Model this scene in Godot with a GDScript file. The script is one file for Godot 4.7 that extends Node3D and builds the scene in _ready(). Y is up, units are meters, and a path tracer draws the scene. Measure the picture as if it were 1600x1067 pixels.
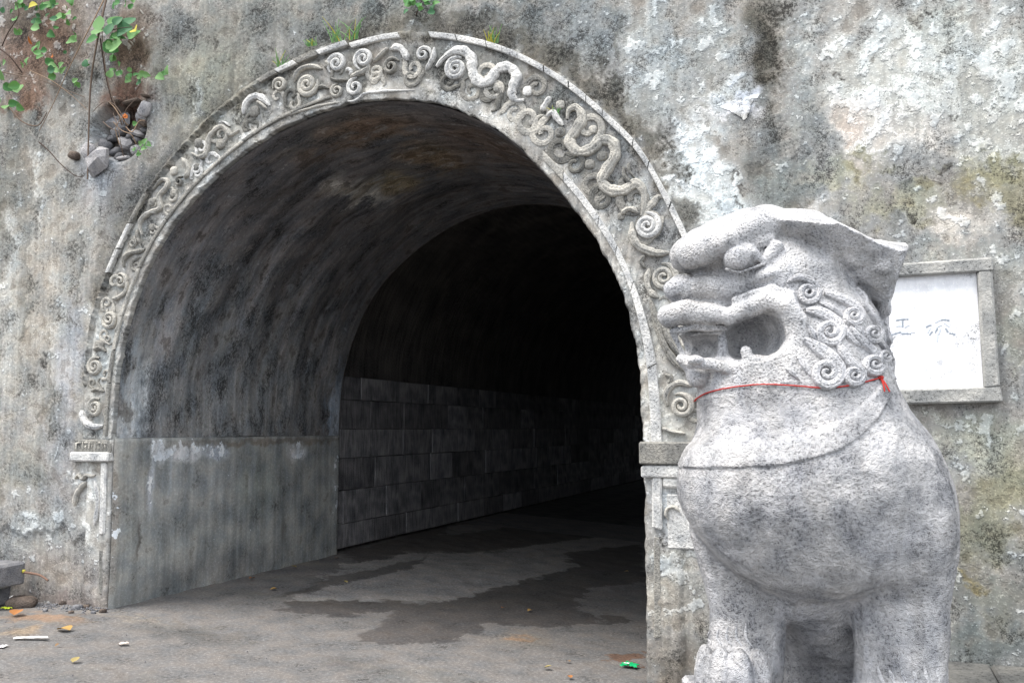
extends Node3D
# A carved gateway in an old plastered city wall with a stone guardian lion beside it. Units are metres; the wall face is the plane z = 0.

const F := 1514.69                                   # focal length of the photograph in its own pixels
const EYE := Vector3(3.8068, 1.55, 6.8074)
const HALF := 2.343                                  # half the width of the opening
const SPRING := 1.452                                # height at which the arch springs
const DEEP := 3.85                                   # depth of the portal
const ZC := 4.4                                      # distance from the eye to the lion
var eye_basis: Basis
var lion_basis: Basis
var stone_m: StandardMaterial3D
var wall_m: StandardMaterial3D
var M := {}
var inner: PackedVector2Array
var outer: PackedVector2Array
var wall_height: PackedByteArray
const TW := 2048
const TH := 1312

func _ready() -> void:
	eye_basis = Basis.from_euler(Vector3(0.0888, 0.3468, 0.0015))
	var cam := Camera3D.new()
	cam.name = "camera"
	cam.transform = Transform3D(eye_basis, EYE)
	cam.fov = rad_to_deg(2.0 * atan(533.5 / F))
	cam.near = 0.05
	cam.far = 400.0
	add_child(cam)
	cam.current = true
	var we := WorldEnvironment.new()
	we.name = "environment"
	var env := Environment.new()
	env.background_mode = Environment.BG_SKY
	var sm := ProceduralSkyMaterial.new()
	sm.sky_top_color = Color(0.975, 0.985, 1.0)
	sm.sky_horizon_color = Color(0.655, 0.685, 0.73)
	sm.sky_curve = 0.4
	sm.ground_bottom_color = Color(0.3, 0.29, 0.28)
	sm.ground_horizon_color = Color(0.45, 0.45, 0.45)
	var sky := Sky.new()
	sky.sky_material = sm
	env.sky = sky
	env.tonemap_mode = Environment.TONE_MAPPER_LINEAR
	env.tonemap_exposure = 2.95
	env.sdfgi_enabled = true
	env.ssao_enabled = true
	env.ssil_enabled = true
	we.environment = env
	add_child(we)
	var sun := DirectionalLight3D.new()
	sun.name = "sun"
	sun.light_energy = 0.5
	sun.light_color = Color(1.0, 0.98, 0.955)
	sun.light_angular_distance = 28.0
	sun.shadow_enabled = true
	add_child(sun)
	sun.look_at_from_position(Vector3(-4.0, 10.0, 3.6), Vector3.ZERO)

	var fh := Vector3(-sin(0.3468), 0, -cos(0.3468))
	lion_basis = Basis(Vector3(cos(0.3468), 0, -sin(0.3468)), Vector3.UP, -fh)
	arch_curves()
	materials()
	build_ground()
	build_wall()
	build_portal()
	build_tunnel()
	build_plaque()
	build_lion()
	build_plants()
	build_litter()

# ---------------------------------------------------------------- measuring
func ray(px: float, py: float) -> Vector3:
	return eye_basis * Vector3((px - 800.0) / F, (533.5 - py) / F, -1.0)

func on_wall(px: float, py: float, z := 0.0) -> Vector3:
	var d := ray(px, py)
	return EYE + d * ((z - EYE.z) / d.z)

func on_wall2(px: float, py: float) -> Vector2:
	var p := on_wall(px, py)
	return Vector2(p.x, p.y)

func on_side(px: float, py: float, x := -HALF) -> Vector3:
	var d := ray(px, py)
	return EYE + d * ((x - EYE.x) / d.x)

func on_ground(px: float, py: float) -> Vector3:
	var d := ray(px, py)
	var y := -0.1
	var p := Vector3.ZERO
	for i in 4:
		p = EYE + d * ((y - EYE.y) / d.y)
		y = level(p.x, p.z)
	return p

func level(x: float, _z: float) -> float:
	return -0.065 * (clampf(x, -HALF, 3.4) + HALF)

func lp(px: float, py: float, dz := 0.0) -> Vector3:
	var d := ray(px, py)
	return EYE + d * ((ZC - dz) / (-d.dot(lion_basis.z)))

func rpx(r: float, dz := 0.0) -> float:
	return r * (ZC - dz) / F

# ---------------------------------------------------------------- nodes
func obj(called: String, mesh: Mesh, m: Material, parent: Node) -> MeshInstance3D:
	var o := MeshInstance3D.new()
	o.name = called
	o.mesh = mesh
	for i in mesh.get_surface_count():
		o.set_surface_override_material(i, m)
	parent.add_child(o, true)
	return o

var taken := {}
func numbered(called: String) -> String:
	var n: int = taken.get(called, 0)
	taken[called] = n + 1
	return called if n == 0 else "%s_%03d" % [called, n]

func tag(o: Node, label: String, category: String, group := "") -> void:
	o.set_meta("label", label)
	o.set_meta("category", category)
	if group != "":
		o.set_meta("group", group)

func thing(called: String, label: String, category: String, at: Vector3, group := "") -> Node3D:
	var o := Node3D.new()
	o.name = numbered(called)
	add_child(o)
	o.position = at
	tag(o, label, category, group)
	return o

func single(called: String, mesh: Mesh, m: Material, label: String, category: String, at: Vector3, group := "") -> MeshInstance3D:
	var o := obj(numbered(called), mesh, m, self)
	o.position = at
	tag(o, label, category, group)
	return o

func struct(called: String, mesh: Mesh, m: Material) -> MeshInstance3D:
	var o := obj(called, mesh, m, self)
	o.set_meta("kind", "structure")
	return o

# ---------------------------------------------------------------- mesh helpers
func to_mesh(v: PackedVector3Array, n: PackedVector3Array, idx: PackedInt32Array, uv := PackedVector2Array()) -> ArrayMesh:
	var a := []
	a.resize(Mesh.ARRAY_MAX)
	a[Mesh.ARRAY_VERTEX] = v
	a[Mesh.ARRAY_NORMAL] = n
	if uv.size():
		a[Mesh.ARRAY_TEX_UV] = uv
	a[Mesh.ARRAY_INDEX] = idx
	var m := ArrayMesh.new()
	m.add_surface_from_arrays(Mesh.PRIMITIVE_TRIANGLES, a)
	return m

# a grid of points (rows of equal length) as a smooth sheet; cells whose flag is 0 are left out
func sheet(pts: PackedVector3Array, w: int, h: int, uv := PackedVector2Array(), keep := PackedByteArray(), flip := false) -> ArrayMesh:
	var nor := PackedVector3Array()
	nor.resize(w * h)
	for j in h:
		for i in w:
			var a := pts[j * w + mini(i + 1, w - 1)] - pts[j * w + maxi(i - 1, 0)]
			var b := pts[mini(j + 1, h - 1) * w + i] - pts[maxi(j - 1, 0) * w + i]
			var n := a.cross(b).normalized()
			nor[j * w + i] = -n if flip else n
	var idx := PackedInt32Array()
	for j in h - 1:
		for i in w - 1:
			if keep.size() and not keep[j * w + i]:
				continue
			var a := j * w + i
			if flip:
				idx.append_array([a, a + 1, a + w, a + 1, a + w + 1, a + w])
			else:
				idx.append_array([a, a + w, a + 1, a + 1, a + w, a + w + 1])
	return to_mesh(pts, nor, idx, uv)

# box with chamfered edges and corners that are a little out of true
func worn_box(size: Vector3, bevel: float, wob: float, rng: RandomNumberGenerator) -> ArrayMesh:
	var st := SurfaceTool.new()
	st.begin(Mesh.PRIMITIVE_TRIANGLES)
	st.set_smooth_group(-1)
	var c := {}
	for sx in [-1, 1]:
		for sy in [-1, 1]:
			for sz in [-1, 1]:
				var o := Vector3(sx, sy, sz)
				var p := o * size * 0.5 + Vector3(rng.randf_range(-wob, wob), rng.randf_range(-wob, wob), rng.randf_range(-wob, wob))
				var b := bevel * rng.randf_range(0.6, 1.5)
				for ax in 3:
					var q := p
					for k in 3:
						if k != ax:
							q[k] -= o[k] * b
					c[[sx, sy, sz, ax]] = q
	var quad := func(a: Vector3, b: Vector3, d: Vector3, e: Vector3) -> void:
		var mid := (a + b + d + e) / 4.0
		var n := (b - a).cross(e - a)
		if n.dot(mid) > 0:
			for p in [a, e, b, b, e, d]:
				st.add_vertex(p)
		else:
			for p in [a, b, e, b, d, e]:
				st.add_vertex(p)
	var tri := func(a: Vector3, b: Vector3, d: Vector3) -> void:
		if (b - a).cross(d - a).dot(a + b + d) > 0:
			for p in [a, d, b]:
				st.add_vertex(p)
		else:
			for p in [a, b, d]:
				st.add_vertex(p)
	for ax in 3:
		var u := (ax + 1) % 3
		var w := (ax + 2) % 3
		for s in [-1, 1]:
			var key := func(a: int, b: int, which: int) -> Array:
				var k := [0, 0, 0, which]
				k[ax] = s
				k[u] = a
				k[w] = b
				return k
			quad.call(c[key.call(-1, -1, ax)], c[key.call(1, -1, ax)], c[key.call(1, 1, ax)], c[key.call(-1, 1, ax)])
		for a in [-1, 1]:
			for b in [-1, 1]:
				var k0 := [0, 0, 0, u]
				k0[ax] = -1
				k0[u] = a
				k0[w] = b
				var k1 := k0.duplicate()
				k1[ax] = 1
				var k2 := k1.duplicate()
				k2[3] = w
				var k3 := k0.duplicate()
				k3[3] = w
				quad.call(c[k0], c[k1], c[k2], c[k3])
	for sx in [-1, 1]:
		for sy in [-1, 1]:
			for sz in [-1, 1]:
				tri.call(c[[sx, sy, sz, 0]], c[[sx, sy, sz, 1]], c[[sx, sy, sz, 2]])
	st.generate_normals()
	return st.commit()

func smooth_path(p: PackedVector3Array, per: int) -> PackedVector3Array:
	var out := PackedVector3Array()
	for i in p.size() - 1:
		var a := p[maxi(i - 1, 0)]
		var d := p[mini(i + 2, p.size() - 1)]
		for k in per:
			out.append(p[i].cubic_interpolate(p[i + 1], a, d, float(k) / per))
	out.append(p[p.size() - 1])
	return out

# a rounded moulding along a path that lies on a surface with the given normals
func ribbon(p: PackedVector3Array, nrm: PackedVector3Array, wid: PackedFloat32Array, hgt: float, groove := 0.0, sunk := 0.012) -> ArrayMesh:
	var v := PackedVector3Array()
	const K := 13
	for i in p.size():
		var t := (p[mini(i + 1, p.size() - 1)] - p[maxi(i - 1, 0)]).normalized()
		var n := nrm[i]
		var s := t.cross(n).normalized()
		var taper := minf(1.0, wid[i] / maxf(wid[p.size() / 2], 0.001))
		for k in K:
			var a := PI * k / (K - 1)
			var c := cos(a)
			var y := pow(sin(a), 0.7) * hgt * (0.35 + 0.65 * taper)
			y *= 1.0 - groove * (exp(-pow(c - 0.36, 2) * 70.0) + exp(-pow(c + 0.36, 2) * 70.0))
			if k == 0 or k == K - 1:
				y = -sunk
			v.append(p[i] + s * c * wid[i] * 0.5 + n * y)
	return sheet(v, K, p.size(), PackedVector2Array(), PackedByteArray(), true)

func tube(p: PackedVector3Array, r0: float, r1: float, sides := 6) -> ArrayMesh:
	var v := PackedVector3Array()
	var side := Vector3.ZERO
	for i in p.size():
		var t := (p[mini(i + 1, p.size() - 1)] - p[maxi(i - 1, 0)]).normalized()
		if side == Vector3.ZERO:
			side = t.cross(Vector3(0.3, 0.2, 0.9)).normalized()
		side = (side - t * side.dot(t)).normalized()
		var up := side.cross(t)
		var r := lerpf(r0, r1, float(i) / (p.size() - 1))
		for k in sides + 1:
			var a := TAU * k / sides
			v.append(p[i] + (side * cos(a) + up * sin(a)) * r)
	return sheet(v, sides + 1, p.size(), PackedVector2Array(), PackedByteArray(), true)

# a rounded lump of rock
func rock(size: Vector3, seed_: int, rough := 0.35, n := 9) -> ArrayMesh:
	var no := FastNoiseLite.new()
	no.seed = seed_
	no.frequency = 0.9
	no.noise_type = FastNoiseLite.TYPE_CELLULAR
	no.cellular_return_type = FastNoiseLite.RETURN_DISTANCE
	var v := PackedVector3Array()
	for j in n + 1:
		for i in 2 * n + 1:
			var th := PI * j / n
			var ph := TAU * (i % (2 * n)) / (2 * n)
			var d := Vector3(sin(th) * cos(ph), cos(th), sin(th) * sin(ph))
			var q := Vector3(signf(d.x) * pow(absf(d.x), 0.75), signf(d.y) * pow(absf(d.y), 0.75), signf(d.z) * pow(absf(d.z), 0.75))
			v.append(q * size * 0.5 * (1.0 - rough * (no.get_noise_3dv(d * 1.3) + 0.6)))
	return sheet(v, 2 * n + 1, n + 1)

# ---------------------------------------------------------------- textures
func noise_bytes(w: int, h: int, seed_: int, freq: float, octaves := 4, kind := FastNoiseLite.TYPE_SIMPLEX_SMOOTH, sx := 1, sy := 1, seamless := false) -> PackedByteArray:
	var n := FastNoiseLite.new()
	n.seed = seed_
	n.noise_type = kind
	n.frequency = freq
	n.fractal_octaves = octaves
	if kind == FastNoiseLite.TYPE_CELLULAR:
		n.cellular_return_type = FastNoiseLite.RETURN_DISTANCE
	var im: Image = n.get_seamless_image(w / sx, h / sy) if seamless else n.get_image(w / sx, h / sy)
	if sx > 1 or sy > 1:
		im.resize(w, h, Image.INTERPOLATE_CUBIC)
	im.convert(Image.FORMAT_L8)
	return im.get_data()

var g := {}
var rows_c := []
var rows_h := []

# d: w, h, div, base (Color), blobs [[x, y, rx, ry, Color, strength] or [points, Color, strength, reach]] in texture units 0..1, specks, peels; and amounts
func make_texture(d: Dictionary) -> Array:
	var w: int = d.w
	var h: int = d.h
	var cw: int = w / int(d.div)
	var ch: int = h / int(d.div)
	var can := PackedFloat32Array()
	can.resize(cw * ch * 5)
	var b: Color = d.base
	for i in cw * ch:
		can[i * 5] = b.r
		can[i * 5 + 1] = b.g
		can[i * 5 + 2] = b.b
		can[i * 5 + 3] = d.speck
		can[i * 5 + 4] = d.peel
	for o in d.blobs:
		if o[0] is PackedVector2Array:
			var poly: PackedVector2Array = o[0]
			var col: Color = o[1]
			var lo := poly[0]
			var hi := poly[0]
			for q in poly:
				lo = lo.min(q)
				hi = hi.max(q)
			for y in range(maxi(0, int(lo.y * ch)), mini(ch, int(hi.y * ch) + 1)):
				for x in range(maxi(0, int(lo.x * cw)), mini(cw, int(hi.x * cw) + 1)):
					if Geometry2D.is_point_in_polygon(Vector2((x + 0.5) / cw, (y + 0.5) / ch), poly):
						var i := (y * cw + x) * 5
						can[i] = lerpf(can[i], col.r, o[2])
						can[i + 1] = lerpf(can[i + 1], col.g, o[2])
						can[i + 2] = lerpf(can[i + 2], col.b, o[2])
			continue
		var col: Color = o[4]
		for y in range(maxi(0, int((o[1] - o[3]) * ch)), mini(ch, int((o[1] + o[3]) * ch) + 2)):
			for x in range(maxi(0, int((o[0] - o[2]) * cw)), mini(cw, int((o[0] + o[2]) * cw) + 2)):
				var dx: float = ((x + 0.5) / cw - o[0]) / o[2]
				var dy: float = ((y + 0.5) / ch - o[1]) / o[3]
				var s: float = smoothstep(1.0, 0.25, sqrt(dx * dx + dy * dy)) * o[5]
				if s <= 0.0:
					continue
				var i := (y * cw + x) * 5
				can[i] = lerpf(can[i], col.r, s)
				can[i + 1] = lerpf(can[i + 1], col.g, s)
				can[i + 2] = lerpf(can[i + 2], col.b, s)
				if o.size() > 6:
					can[i + 3] = lerpf(can[i + 3], o[6], s)
				if o.size() > 7:
					can[i + 4] = lerpf(can[i + 4], o[7], s)
	var im := Image.create(cw, ch, false, Image.FORMAT_RGBA8)
	var pe := Image.create(cw, ch, false, Image.FORMAT_L8)
	for y in ch:
		for x in cw:
			var i := (y * cw + x) * 5
			im.set_pixel(x, y, Color(can[i], can[i + 1], can[i + 2], can[i + 3]))
			pe.set_pixel(x, y, Color(can[i + 4], 0, 0))
	im.resize(w, h, Image.INTERPOLATE_BILINEAR)
	pe.resize(w, h, Image.INTERPOLATE_BILINEAR)
	var sd: int = d.seed
	var sc: float = d.scale                             # texels per metre
	g = {
		"w": w, "h": h, "base": im.get_data(), "pe": pe.get_data(),
		"n1": noise_bytes(w, h, sd, 2.2 / sc, 5),
		"n2": noise_bytes(w, h, sd + 1, 26.0 / sc, 4),
		"n3": noise_bytes(w, h, sd + 2, 5.0 / sc, 5),
		"st": noise_bytes(w, h, sd + 3, float(d.streak_freq) / sc, 3, FastNoiseLite.TYPE_SIMPLEX_SMOOTH, int(d.sx), int(d.sy)),
		"n4": noise_bytes(w, h, sd + 4, minf(110.0 / sc, 0.45), 2),
		"warp": d.warp, "c1": d.c1, "c2": d.c2, "c3": d.c3, "coat": d.coat, "coat_mix": d.coat_mix, "tint": d.get("tint", 0.0), "sub": d.get("sub", 0.86),
	}
	const CHUNKS := 16
	rows_c = []
	rows_h = []
	rows_c.resize(CHUNKS)
	rows_h.resize(CHUNKS)
	var job := WorkerThreadPool.add_group_task(_texture_rows, CHUNKS, -1, true)
	WorkerThreadPool.wait_for_group_task_completion(job)
	var cb := PackedByteArray()
	var hb := PackedByteArray()
	for k in CHUNKS:
		cb.append_array(rows_c[k])
		hb.append_array(rows_h[k])
	var ct := ImageTexture.create_from_image(Image.create_from_data(w, h, false, Image.FORMAT_RGB8, cb))
	var ht := ImageTexture.create_from_image(Image.create_from_data(w, h, false, Image.FORMAT_L8, hb))
	return [ct, ht, hb]

func _texture_rows(k: int) -> void:
	var w: int = g.w
	var h: int = g.h
	var base: PackedByteArray = g.base
	var pe: PackedByteArray = g.pe
	var n1: PackedByteArray = g.n1
	var n2: PackedByteArray = g.n2
	var n3: PackedByteArray = g.n3
	var n4: PackedByteArray = g.n4
	var stk: PackedByteArray = g.st
	var wa: float = g.warp / 128.0
	var c1: float = g.c1 / 128.0
	var c2: float = g.c2 / 128.0
	var c3: float = g.c3 / 128.0
	var coat: Color = g.coat
	var cr := coat.r * 255.0
	var cg := coat.g * 255.0
	var cbl := coat.b * 255.0
	var cm: float = g.coat_mix
	var tint: float = g.tint / 128.0
	var sub: float = g.sub
	var y0 := h * k / 16
	var y1 := h * (k + 1) / 16
	var oc := PackedByteArray()
	var oh := PackedByteArray()
	oc.resize((y1 - y0) * w * 3)
	oh.resize((y1 - y0) * w)
	var at := 0
	for y in range(y0, y1):
		for x in w:
			var i := y * w + x
			var a := n1[i] - 128.0
			var f := n2[i] - 128.0
			var p := n3[i] - 128.0
			var v := n4[i] - 128.0
			var j := clampi(y + int(p * wa), 0, h - 1) * w + clampi(x + int(a * wa + f * wa * 0.25), 0, w - 1)
			var lum := 1.0 + a * c1 + f * c2 + (stk[i] - 128.0) * c3 + v * c2 * 0.6
			var m := pe[j] + p * 1.1 + f * 0.28 - 128.0
			var hh := 118.0 + f * 0.14 + v * 0.07 + p * 0.12
			var j4 := j * 4
			var r: float = base[j4]
			var gr: float = base[j4 + 1]
			var bl: float = base[j4 + 2]
			if m > 0.0:
				var s := minf(m / 9.0, 1.0)
				hh += 36.0 * s
				s *= cm
				r += (cr - r) * s
				gr += (cg - gr) * s
				bl += (cbl - bl) * s
			elif m > -7.0:
				lum *= 0.72 - m * 0.02
				hh -= 22.0
			var sp := base[j4 + 3] - 128.0
			var q := v * 0.9 + f * 0.6 + a * 0.7 + p * 0.5 - sp
			if q < 0.0:
				lum *= clampf(0.93 + q * 0.009, 0.52, 0.93)
				hh -= 14.0
			elif v + f * 0.6 > 70.0:
				lum *= 1.2
				hh += 10.0
			var e := a * 0.9 - p * 0.6 + f * 0.3 + pe[j] * 0.8 - 104.0
			if e > 0.0:
				lum *= sub
				hh -= 34.0 * minf(1.0, e * 0.2)
			elif e > -4.0:
				lum *= 1.1
			var tt := (a - p) * tint
			oc[at * 3] = clampi(int(r * lum * (1.0 + tt)), 6, 250)
			oc[at * 3 + 1] = clampi(int(gr * lum), 6, 250)
			oc[at * 3 + 2] = clampi(int(bl * lum * (1.0 - tt)), 6, 250)
			oh[at] = clampi(int(hh), 0, 255)
			at += 1
	rows_c[k] = oc
	rows_h[k] = oh

func mat(c: Color, rough := 0.9) -> StandardMaterial3D:
	var m := StandardMaterial3D.new()
	m.albedo_color = c
	m.roughness = rough
	m.metallic_specular = 0.3
	return m

func tex_mat(t: Array, relief_cm: float, rough := 0.92) -> StandardMaterial3D:
	var m := mat(Color.WHITE, rough)
	m.albedo_texture = t[0]
	m.heightmap_enabled = true
	m.heightmap_texture = t[1]
	m.heightmap_scale = relief_cm
	return m

func tri_mat(t: Array, c: Color, per_metre: float, relief_cm: float, rough := 0.92, in_world := true) -> StandardMaterial3D:
	var m := tex_mat(t, relief_cm, rough)
	m.albedo_color = c
	m.uv1_triplanar = true
	m.uv1_world_triplanar = in_world
	m.uv1_triplanar_sharpness = 4.0
	m.uv1_scale = Vector3.ONE * per_metre
	return m

# a small texture that repeats without a seam: a light ground with pits, streaks and blotches (relief in the second)
func grain(size: int, seed_: int, f_big: float, f_fine: float, sx: int, contrast: float, pits: float, sy := 1, pecked := false) -> Array:
	var nb := noise_bytes(size, size, seed_, f_big / size, 4, FastNoiseLite.TYPE_SIMPLEX_SMOOTH, 1, 1, true)
	var nf := noise_bytes(size, size, seed_ + 1, f_fine / size * sx, 3, FastNoiseLite.TYPE_SIMPLEX_SMOOTH, sx, sy, true)
	if pecked:
		var nc := noise_bytes(size, size, seed_ + 7, f_fine * 0.8 / size * sx, 2, FastNoiseLite.TYPE_CELLULAR, sx, sy, true)
		for i in size * size:
			nf[i] = clampi((nf[i] + nc[i] * 2) / 3, 0, 255)
	var nv := noise_bytes(size, size, seed_ + 2, f_fine * 3.0 / size, 2, FastNoiseLite.TYPE_SIMPLEX_SMOOTH, 1, 1, true)
	var c := PackedByteArray()
	var hb := PackedByteArray()
	c.resize(size * size * 3)
	hb.resize(size * size)
	for i in size * size:
		var a := nb[i] - 128.0
		var f := nf[i] - 128.0
		var v := nv[i] - 128.0
		var l := 205.0 + a * contrast + f * contrast * 0.6 + v * contrast * 0.5
		var hh := 128.0 + f * (0.34 + 0.3 * smoothstep(-30.0, 40.0, a)) + v * 0.36 + a * 0.15
		if f * 0.8 + v * 0.8 + a * 0.3 < -128.0 + pits * 128.0:
			l *= 0.62
			hh -= 30.0
		c[i * 3] = clampi(int(l), 8, 252)
		c[i * 3 + 1] = clampi(int(l - a * 0.02), 8, 252)
		c[i * 3 + 2] = clampi(int(l - a * 0.05), 8, 252)
		hb[i] = clampi(int(hh), 0, 255)
	return [ImageTexture.create_from_image(Image.create_from_data(size, size, false, Image.FORMAT_RGB8, c)), ImageTexture.create_from_image(Image.create_from_data(size, size, false, Image.FORMAT_L8, hb)), hb]

func c8(r: float, gr: float, b: float) -> Color:
	return Color(r / 255.0, gr / 255.0, b / 255.0)

var blobs := []
# a patch on the wall face, measured in the photograph and laid down in metres of wall
func wb(px: float, py: float, rx: float, ry: float, r: float, gr: float, b: float, s: float, speck := -1.0, peel := -1.0) -> void:
	var p := on_wall2(px, py)
	var qx := absf(on_wall2(px + rx, py).x - on_wall2(px - rx, py).x) * 0.5
	var qy := absf(on_wall2(px, py + ry).y - on_wall2(px, py - ry).y) * 0.5
	var lu := r * 0.3 + gr * 0.59 + b * 0.11
	var sat := 0.76
	r = lerpf(lu, r, sat) * 1.02
	gr = lerpf(lu, gr, sat) * 1.02
	b = lerpf(lu, b, sat) * 1.02
	var o := [(p.x + 4.6) / 10.0, (5.8 - p.y) / 6.4, qx / 10.0, qy / 6.4, c8(r * 0.985, gr, minf(b * 1.0, 250.0)), s]
	if speck >= 0.0:
		o.append(speck)
		if peel >= 0.0:
			o.append(peel)
	blobs.append(o)

func arch_curves() -> void:
	var pi := PackedVector3Array()
	var po := PackedVector3Array()
	for q in [[178, 683], [188, 570], [213, 470], [258, 372], [328, 287], [418, 216], [515, 172], [605, 157], [700, 168], [790, 213], [868, 290], [930, 372], [975, 462], [998, 565], [1004, 692]]:
		pi.append(on_wall(q[0], q[1]))
	for q in [[131, 683], [137, 585], [152, 485], [195, 378], [250, 280], [335, 186], [432, 118], [545, 72], [645, 52], [760, 66], [862, 110], [950, 178], [1022, 262]]:
		po.append(on_wall(q[0], q[1]))
	po.append(Vector3(2.86, 2.4, 0))
	po.append(Vector3(2.96, SPRING, 0))
	pi[0] = Vector3(-HALF, SPRING, 0)
	pi[14] = Vector3(HALF, SPRING, 0)
	po[0].y = SPRING
	for q in smooth_path(pi, 20):
		inner.append(Vector2(q.x, q.y))
	for q in smooth_path(po, 20):
		outer.append(Vector2(q.x, q.y))

func band_pt(t: float, k: float) -> Vector2:
	var f := clampf(t, 0.0, 1.0) * (inner.size() - 1)
	var i := mini(int(f), inner.size() - 2)
	var a := inner[i].lerp(inner[i + 1], f - i)
	var b := outer[i].lerp(outer[i + 1], f - i)
	return a.lerp(b, k)

func wall_uv(x: float, y: float) -> Vector2:
	return Vector2((x + 4.6) / 10.0, (5.8 - y) / 6.4)

func materials() -> void:
	# ---- wall face
	blobs = []
	wb(60, 400, 130, 420, 154, 148, 140, 0.9, 0.2, 0.2)
	wb(20, 280, 45, 190, 112, 110, 104, 0.7, 0.28, 0.2)
	wb(15, 500, 22, 200, 185, 182, 176, 0.5, 0.15, 0.3)
	wb(70, 440, 40, 160, 158, 149, 138, 0.7, 0.2, 0.2)
	wb(110, 560, 30, 160, 157, 156, 160, 0.9, 0.15, 0.2)
	wb(95, 720, 50, 120, 141, 140, 143, 0.7, 0.2, 0.2)
	wb(150, 260, 55, 90, 170, 170, 176, 0.7, 0.2, 0.3)
	wb(200, 320, 60, 90, 105, 104, 104, 0.9, 0.42, 0.1)
	wb(40, 730, 60, 60, 132, 130, 122, 0.7, 0.25, 0.1)
	wb(50, 830, 70, 50, 168, 168, 166, 0.8, 0.12, 0.45)
	wb(90, 900, 130, 50, 142, 132, 126, 0.8, 0.15, 0.2)
	wb(150, 800, 40, 110, 178, 176, 172, 0.8, 0.1, 0.4)
	wb(140, 760, 14, 110, 222, 222, 222, 0.7, 0.08, 0.4)
	wb(90, 945, 140, 30, 132, 116, 108, 0.85, 0.15, 0.1)
	# broken corner at the top left: bare earth and brick
	wb(60, 60, 110, 120, 120, 92, 78, 0.95, 0.35, 0.35)
	wb(30, 20, 60, 50, 98, 92, 84, 0.6, 0.3, 0.3)
	wb(200, 70, 60, 90, 104, 82, 68, 0.9, 0.35, 0.3)
	wb(195, 150, 50, 40, 96, 66, 54, 0.9, 0.35, 0.2)
	wb(180, 205, 50, 46, 92, 78, 70, 0.9, 0.3, 0.1)
	wb(40, 150, 50, 30, 128, 88, 70, 0.7, 0.3, 0.3)
	wb(110, 130, 40, 60, 98, 96, 92, 0.7, 0.35, 0.2)
	# above the arch
	wb(330, 130, 110, 150, 132, 130, 118, 0.95, 0.22, 0.1)
	wb(400, 30, 160, 60, 118, 117, 112, 0.8, 0.3, 0.1)
	wb(270, 60, 40, 90, 108, 108, 106, 0.7, 0.35, 0.1)
	wb(560, 30, 200, 45, 112, 113, 110, 0.9, 0.4, 0.1)
	wb(800, 40, 170, 70, 106, 109, 110, 0.9, 0.45, 0.1)
	wb(930, 40, 90, 90, 126, 130, 132, 0.8, 0.3, 0.25)
	wb(1020, 120, 80, 110, 160, 165, 167, 0.9, 0.2, 0.4)
	wb(1010, 30, 60, 40, 168, 172, 172, 0.6, 0.15, 0.4)
	wb(1110, 70, 60, 80, 158, 162, 162, 0.8, 0.2, 0.45)
	wb(1125, 150, 55, 40, 196, 198, 196, 0.9, 0.1, 0.55)
	wb(1090, 260, 70, 120, 228, 234, 238, 0.95, 0.04, 0.5)
	wb(1130, 320, 60, 70, 214, 218, 218, 0.9, 0.05, 0.4)
	wb(1195, 80, 45, 150, 84, 80, 72, 0.98, 0.55, 0.05)
	wb(1205, 230, 45, 130, 106, 107, 106, 0.9, 0.4, 0.1)
	wb(1225, 300, 70, 60, 120, 124, 122, 0.85, 0.3, 0.2)
	wb(1260, 120, 30, 160, 132, 136, 136, 0.7, 0.25, 0.2)
	# the pale, peeling right-hand side
	wb(1400, 120, 170, 150, 206, 207, 203, 0.95, 0.08, 0.45)
	wb(1560, 150, 120, 200, 190, 191, 186, 0.9, 0.12, 0.5)
	wb(1470, 30, 90, 60, 176, 178, 172, 0.8, 0.18, 0.4)
	wb(1360, 200, 80, 70, 214, 208, 203, 0.9, 0.04, 0.45)
	wb(1330, 190, 40, 40, 214, 188, 172, 0.5, 0.05, 0.4)
	wb(1450, 205, 60, 30, 206, 192, 180, 0.5)
	wb(1310, 270, 80, 40, 160, 156, 136, 0.8, 0.2, 0.3)
	wb(1345, 255, 40, 22, 128, 122, 92, 0.7, 0.3, 0.2)
	wb(1410, 320, 120, 32, 150, 146, 124, 0.8, 0.28, 0.2)
	wb(1440, 290, 60, 26, 132, 122, 88, 0.7, 0.3, 0.2)
	wb(1560, 270, 80, 40, 140, 132, 98, 0.85, 0.25, 0.3)
	wb(1590, 320, 50, 50, 122, 114, 84, 0.7, 0.3, 0.3)
	wb(1510, 350, 90, 35, 196, 186, 176, 0.8, 0.1, 0.4)
	wb(1450, 385, 60, 25, 150, 148, 142, 0.7, 0.2, 0.2)
	wb(1500, 400, 110, 20, 132, 134, 130, 0.6, 0.2, 0.2)
	wb(1590, 420, 50, 60, 150, 150, 146, 0.8, 0.2, 0.3)
	wb(1590, 520, 40, 80, 160, 160, 150, 0.8, 0.15, 0.5)
	wb(1540, 690, 120, 70, 162, 160, 144, 0.9, 0.2, 0.4)
	wb(1580, 760, 70, 90, 132, 128, 104, 0.9, 0.25, 0.3)
	wb(1530, 830, 80, 80, 120, 118, 100, 0.9, 0.3, 0.25)
	wb(1560, 940, 110, 70, 112, 112, 106, 0.9, 0.2, 0.2)
	wb(1540, 1010, 120, 50, 106, 110, 108, 0.9, 0.15, 0.1)
	wb(1520, 905, 40, 16, 138, 120, 66, 0.7, 0.2, 0.4)
	wb(1300, 850, 250, 260, 140, 138, 128, 0.6, 0.2, 0.3)
	wb(1300, 1040, 350, 60, 112, 112, 106, 0.7, 0.2, 0.2)
	wb(1150, 158, 60, 26, 216, 214, 222, 0.9, 0.04, 0.1)
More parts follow.
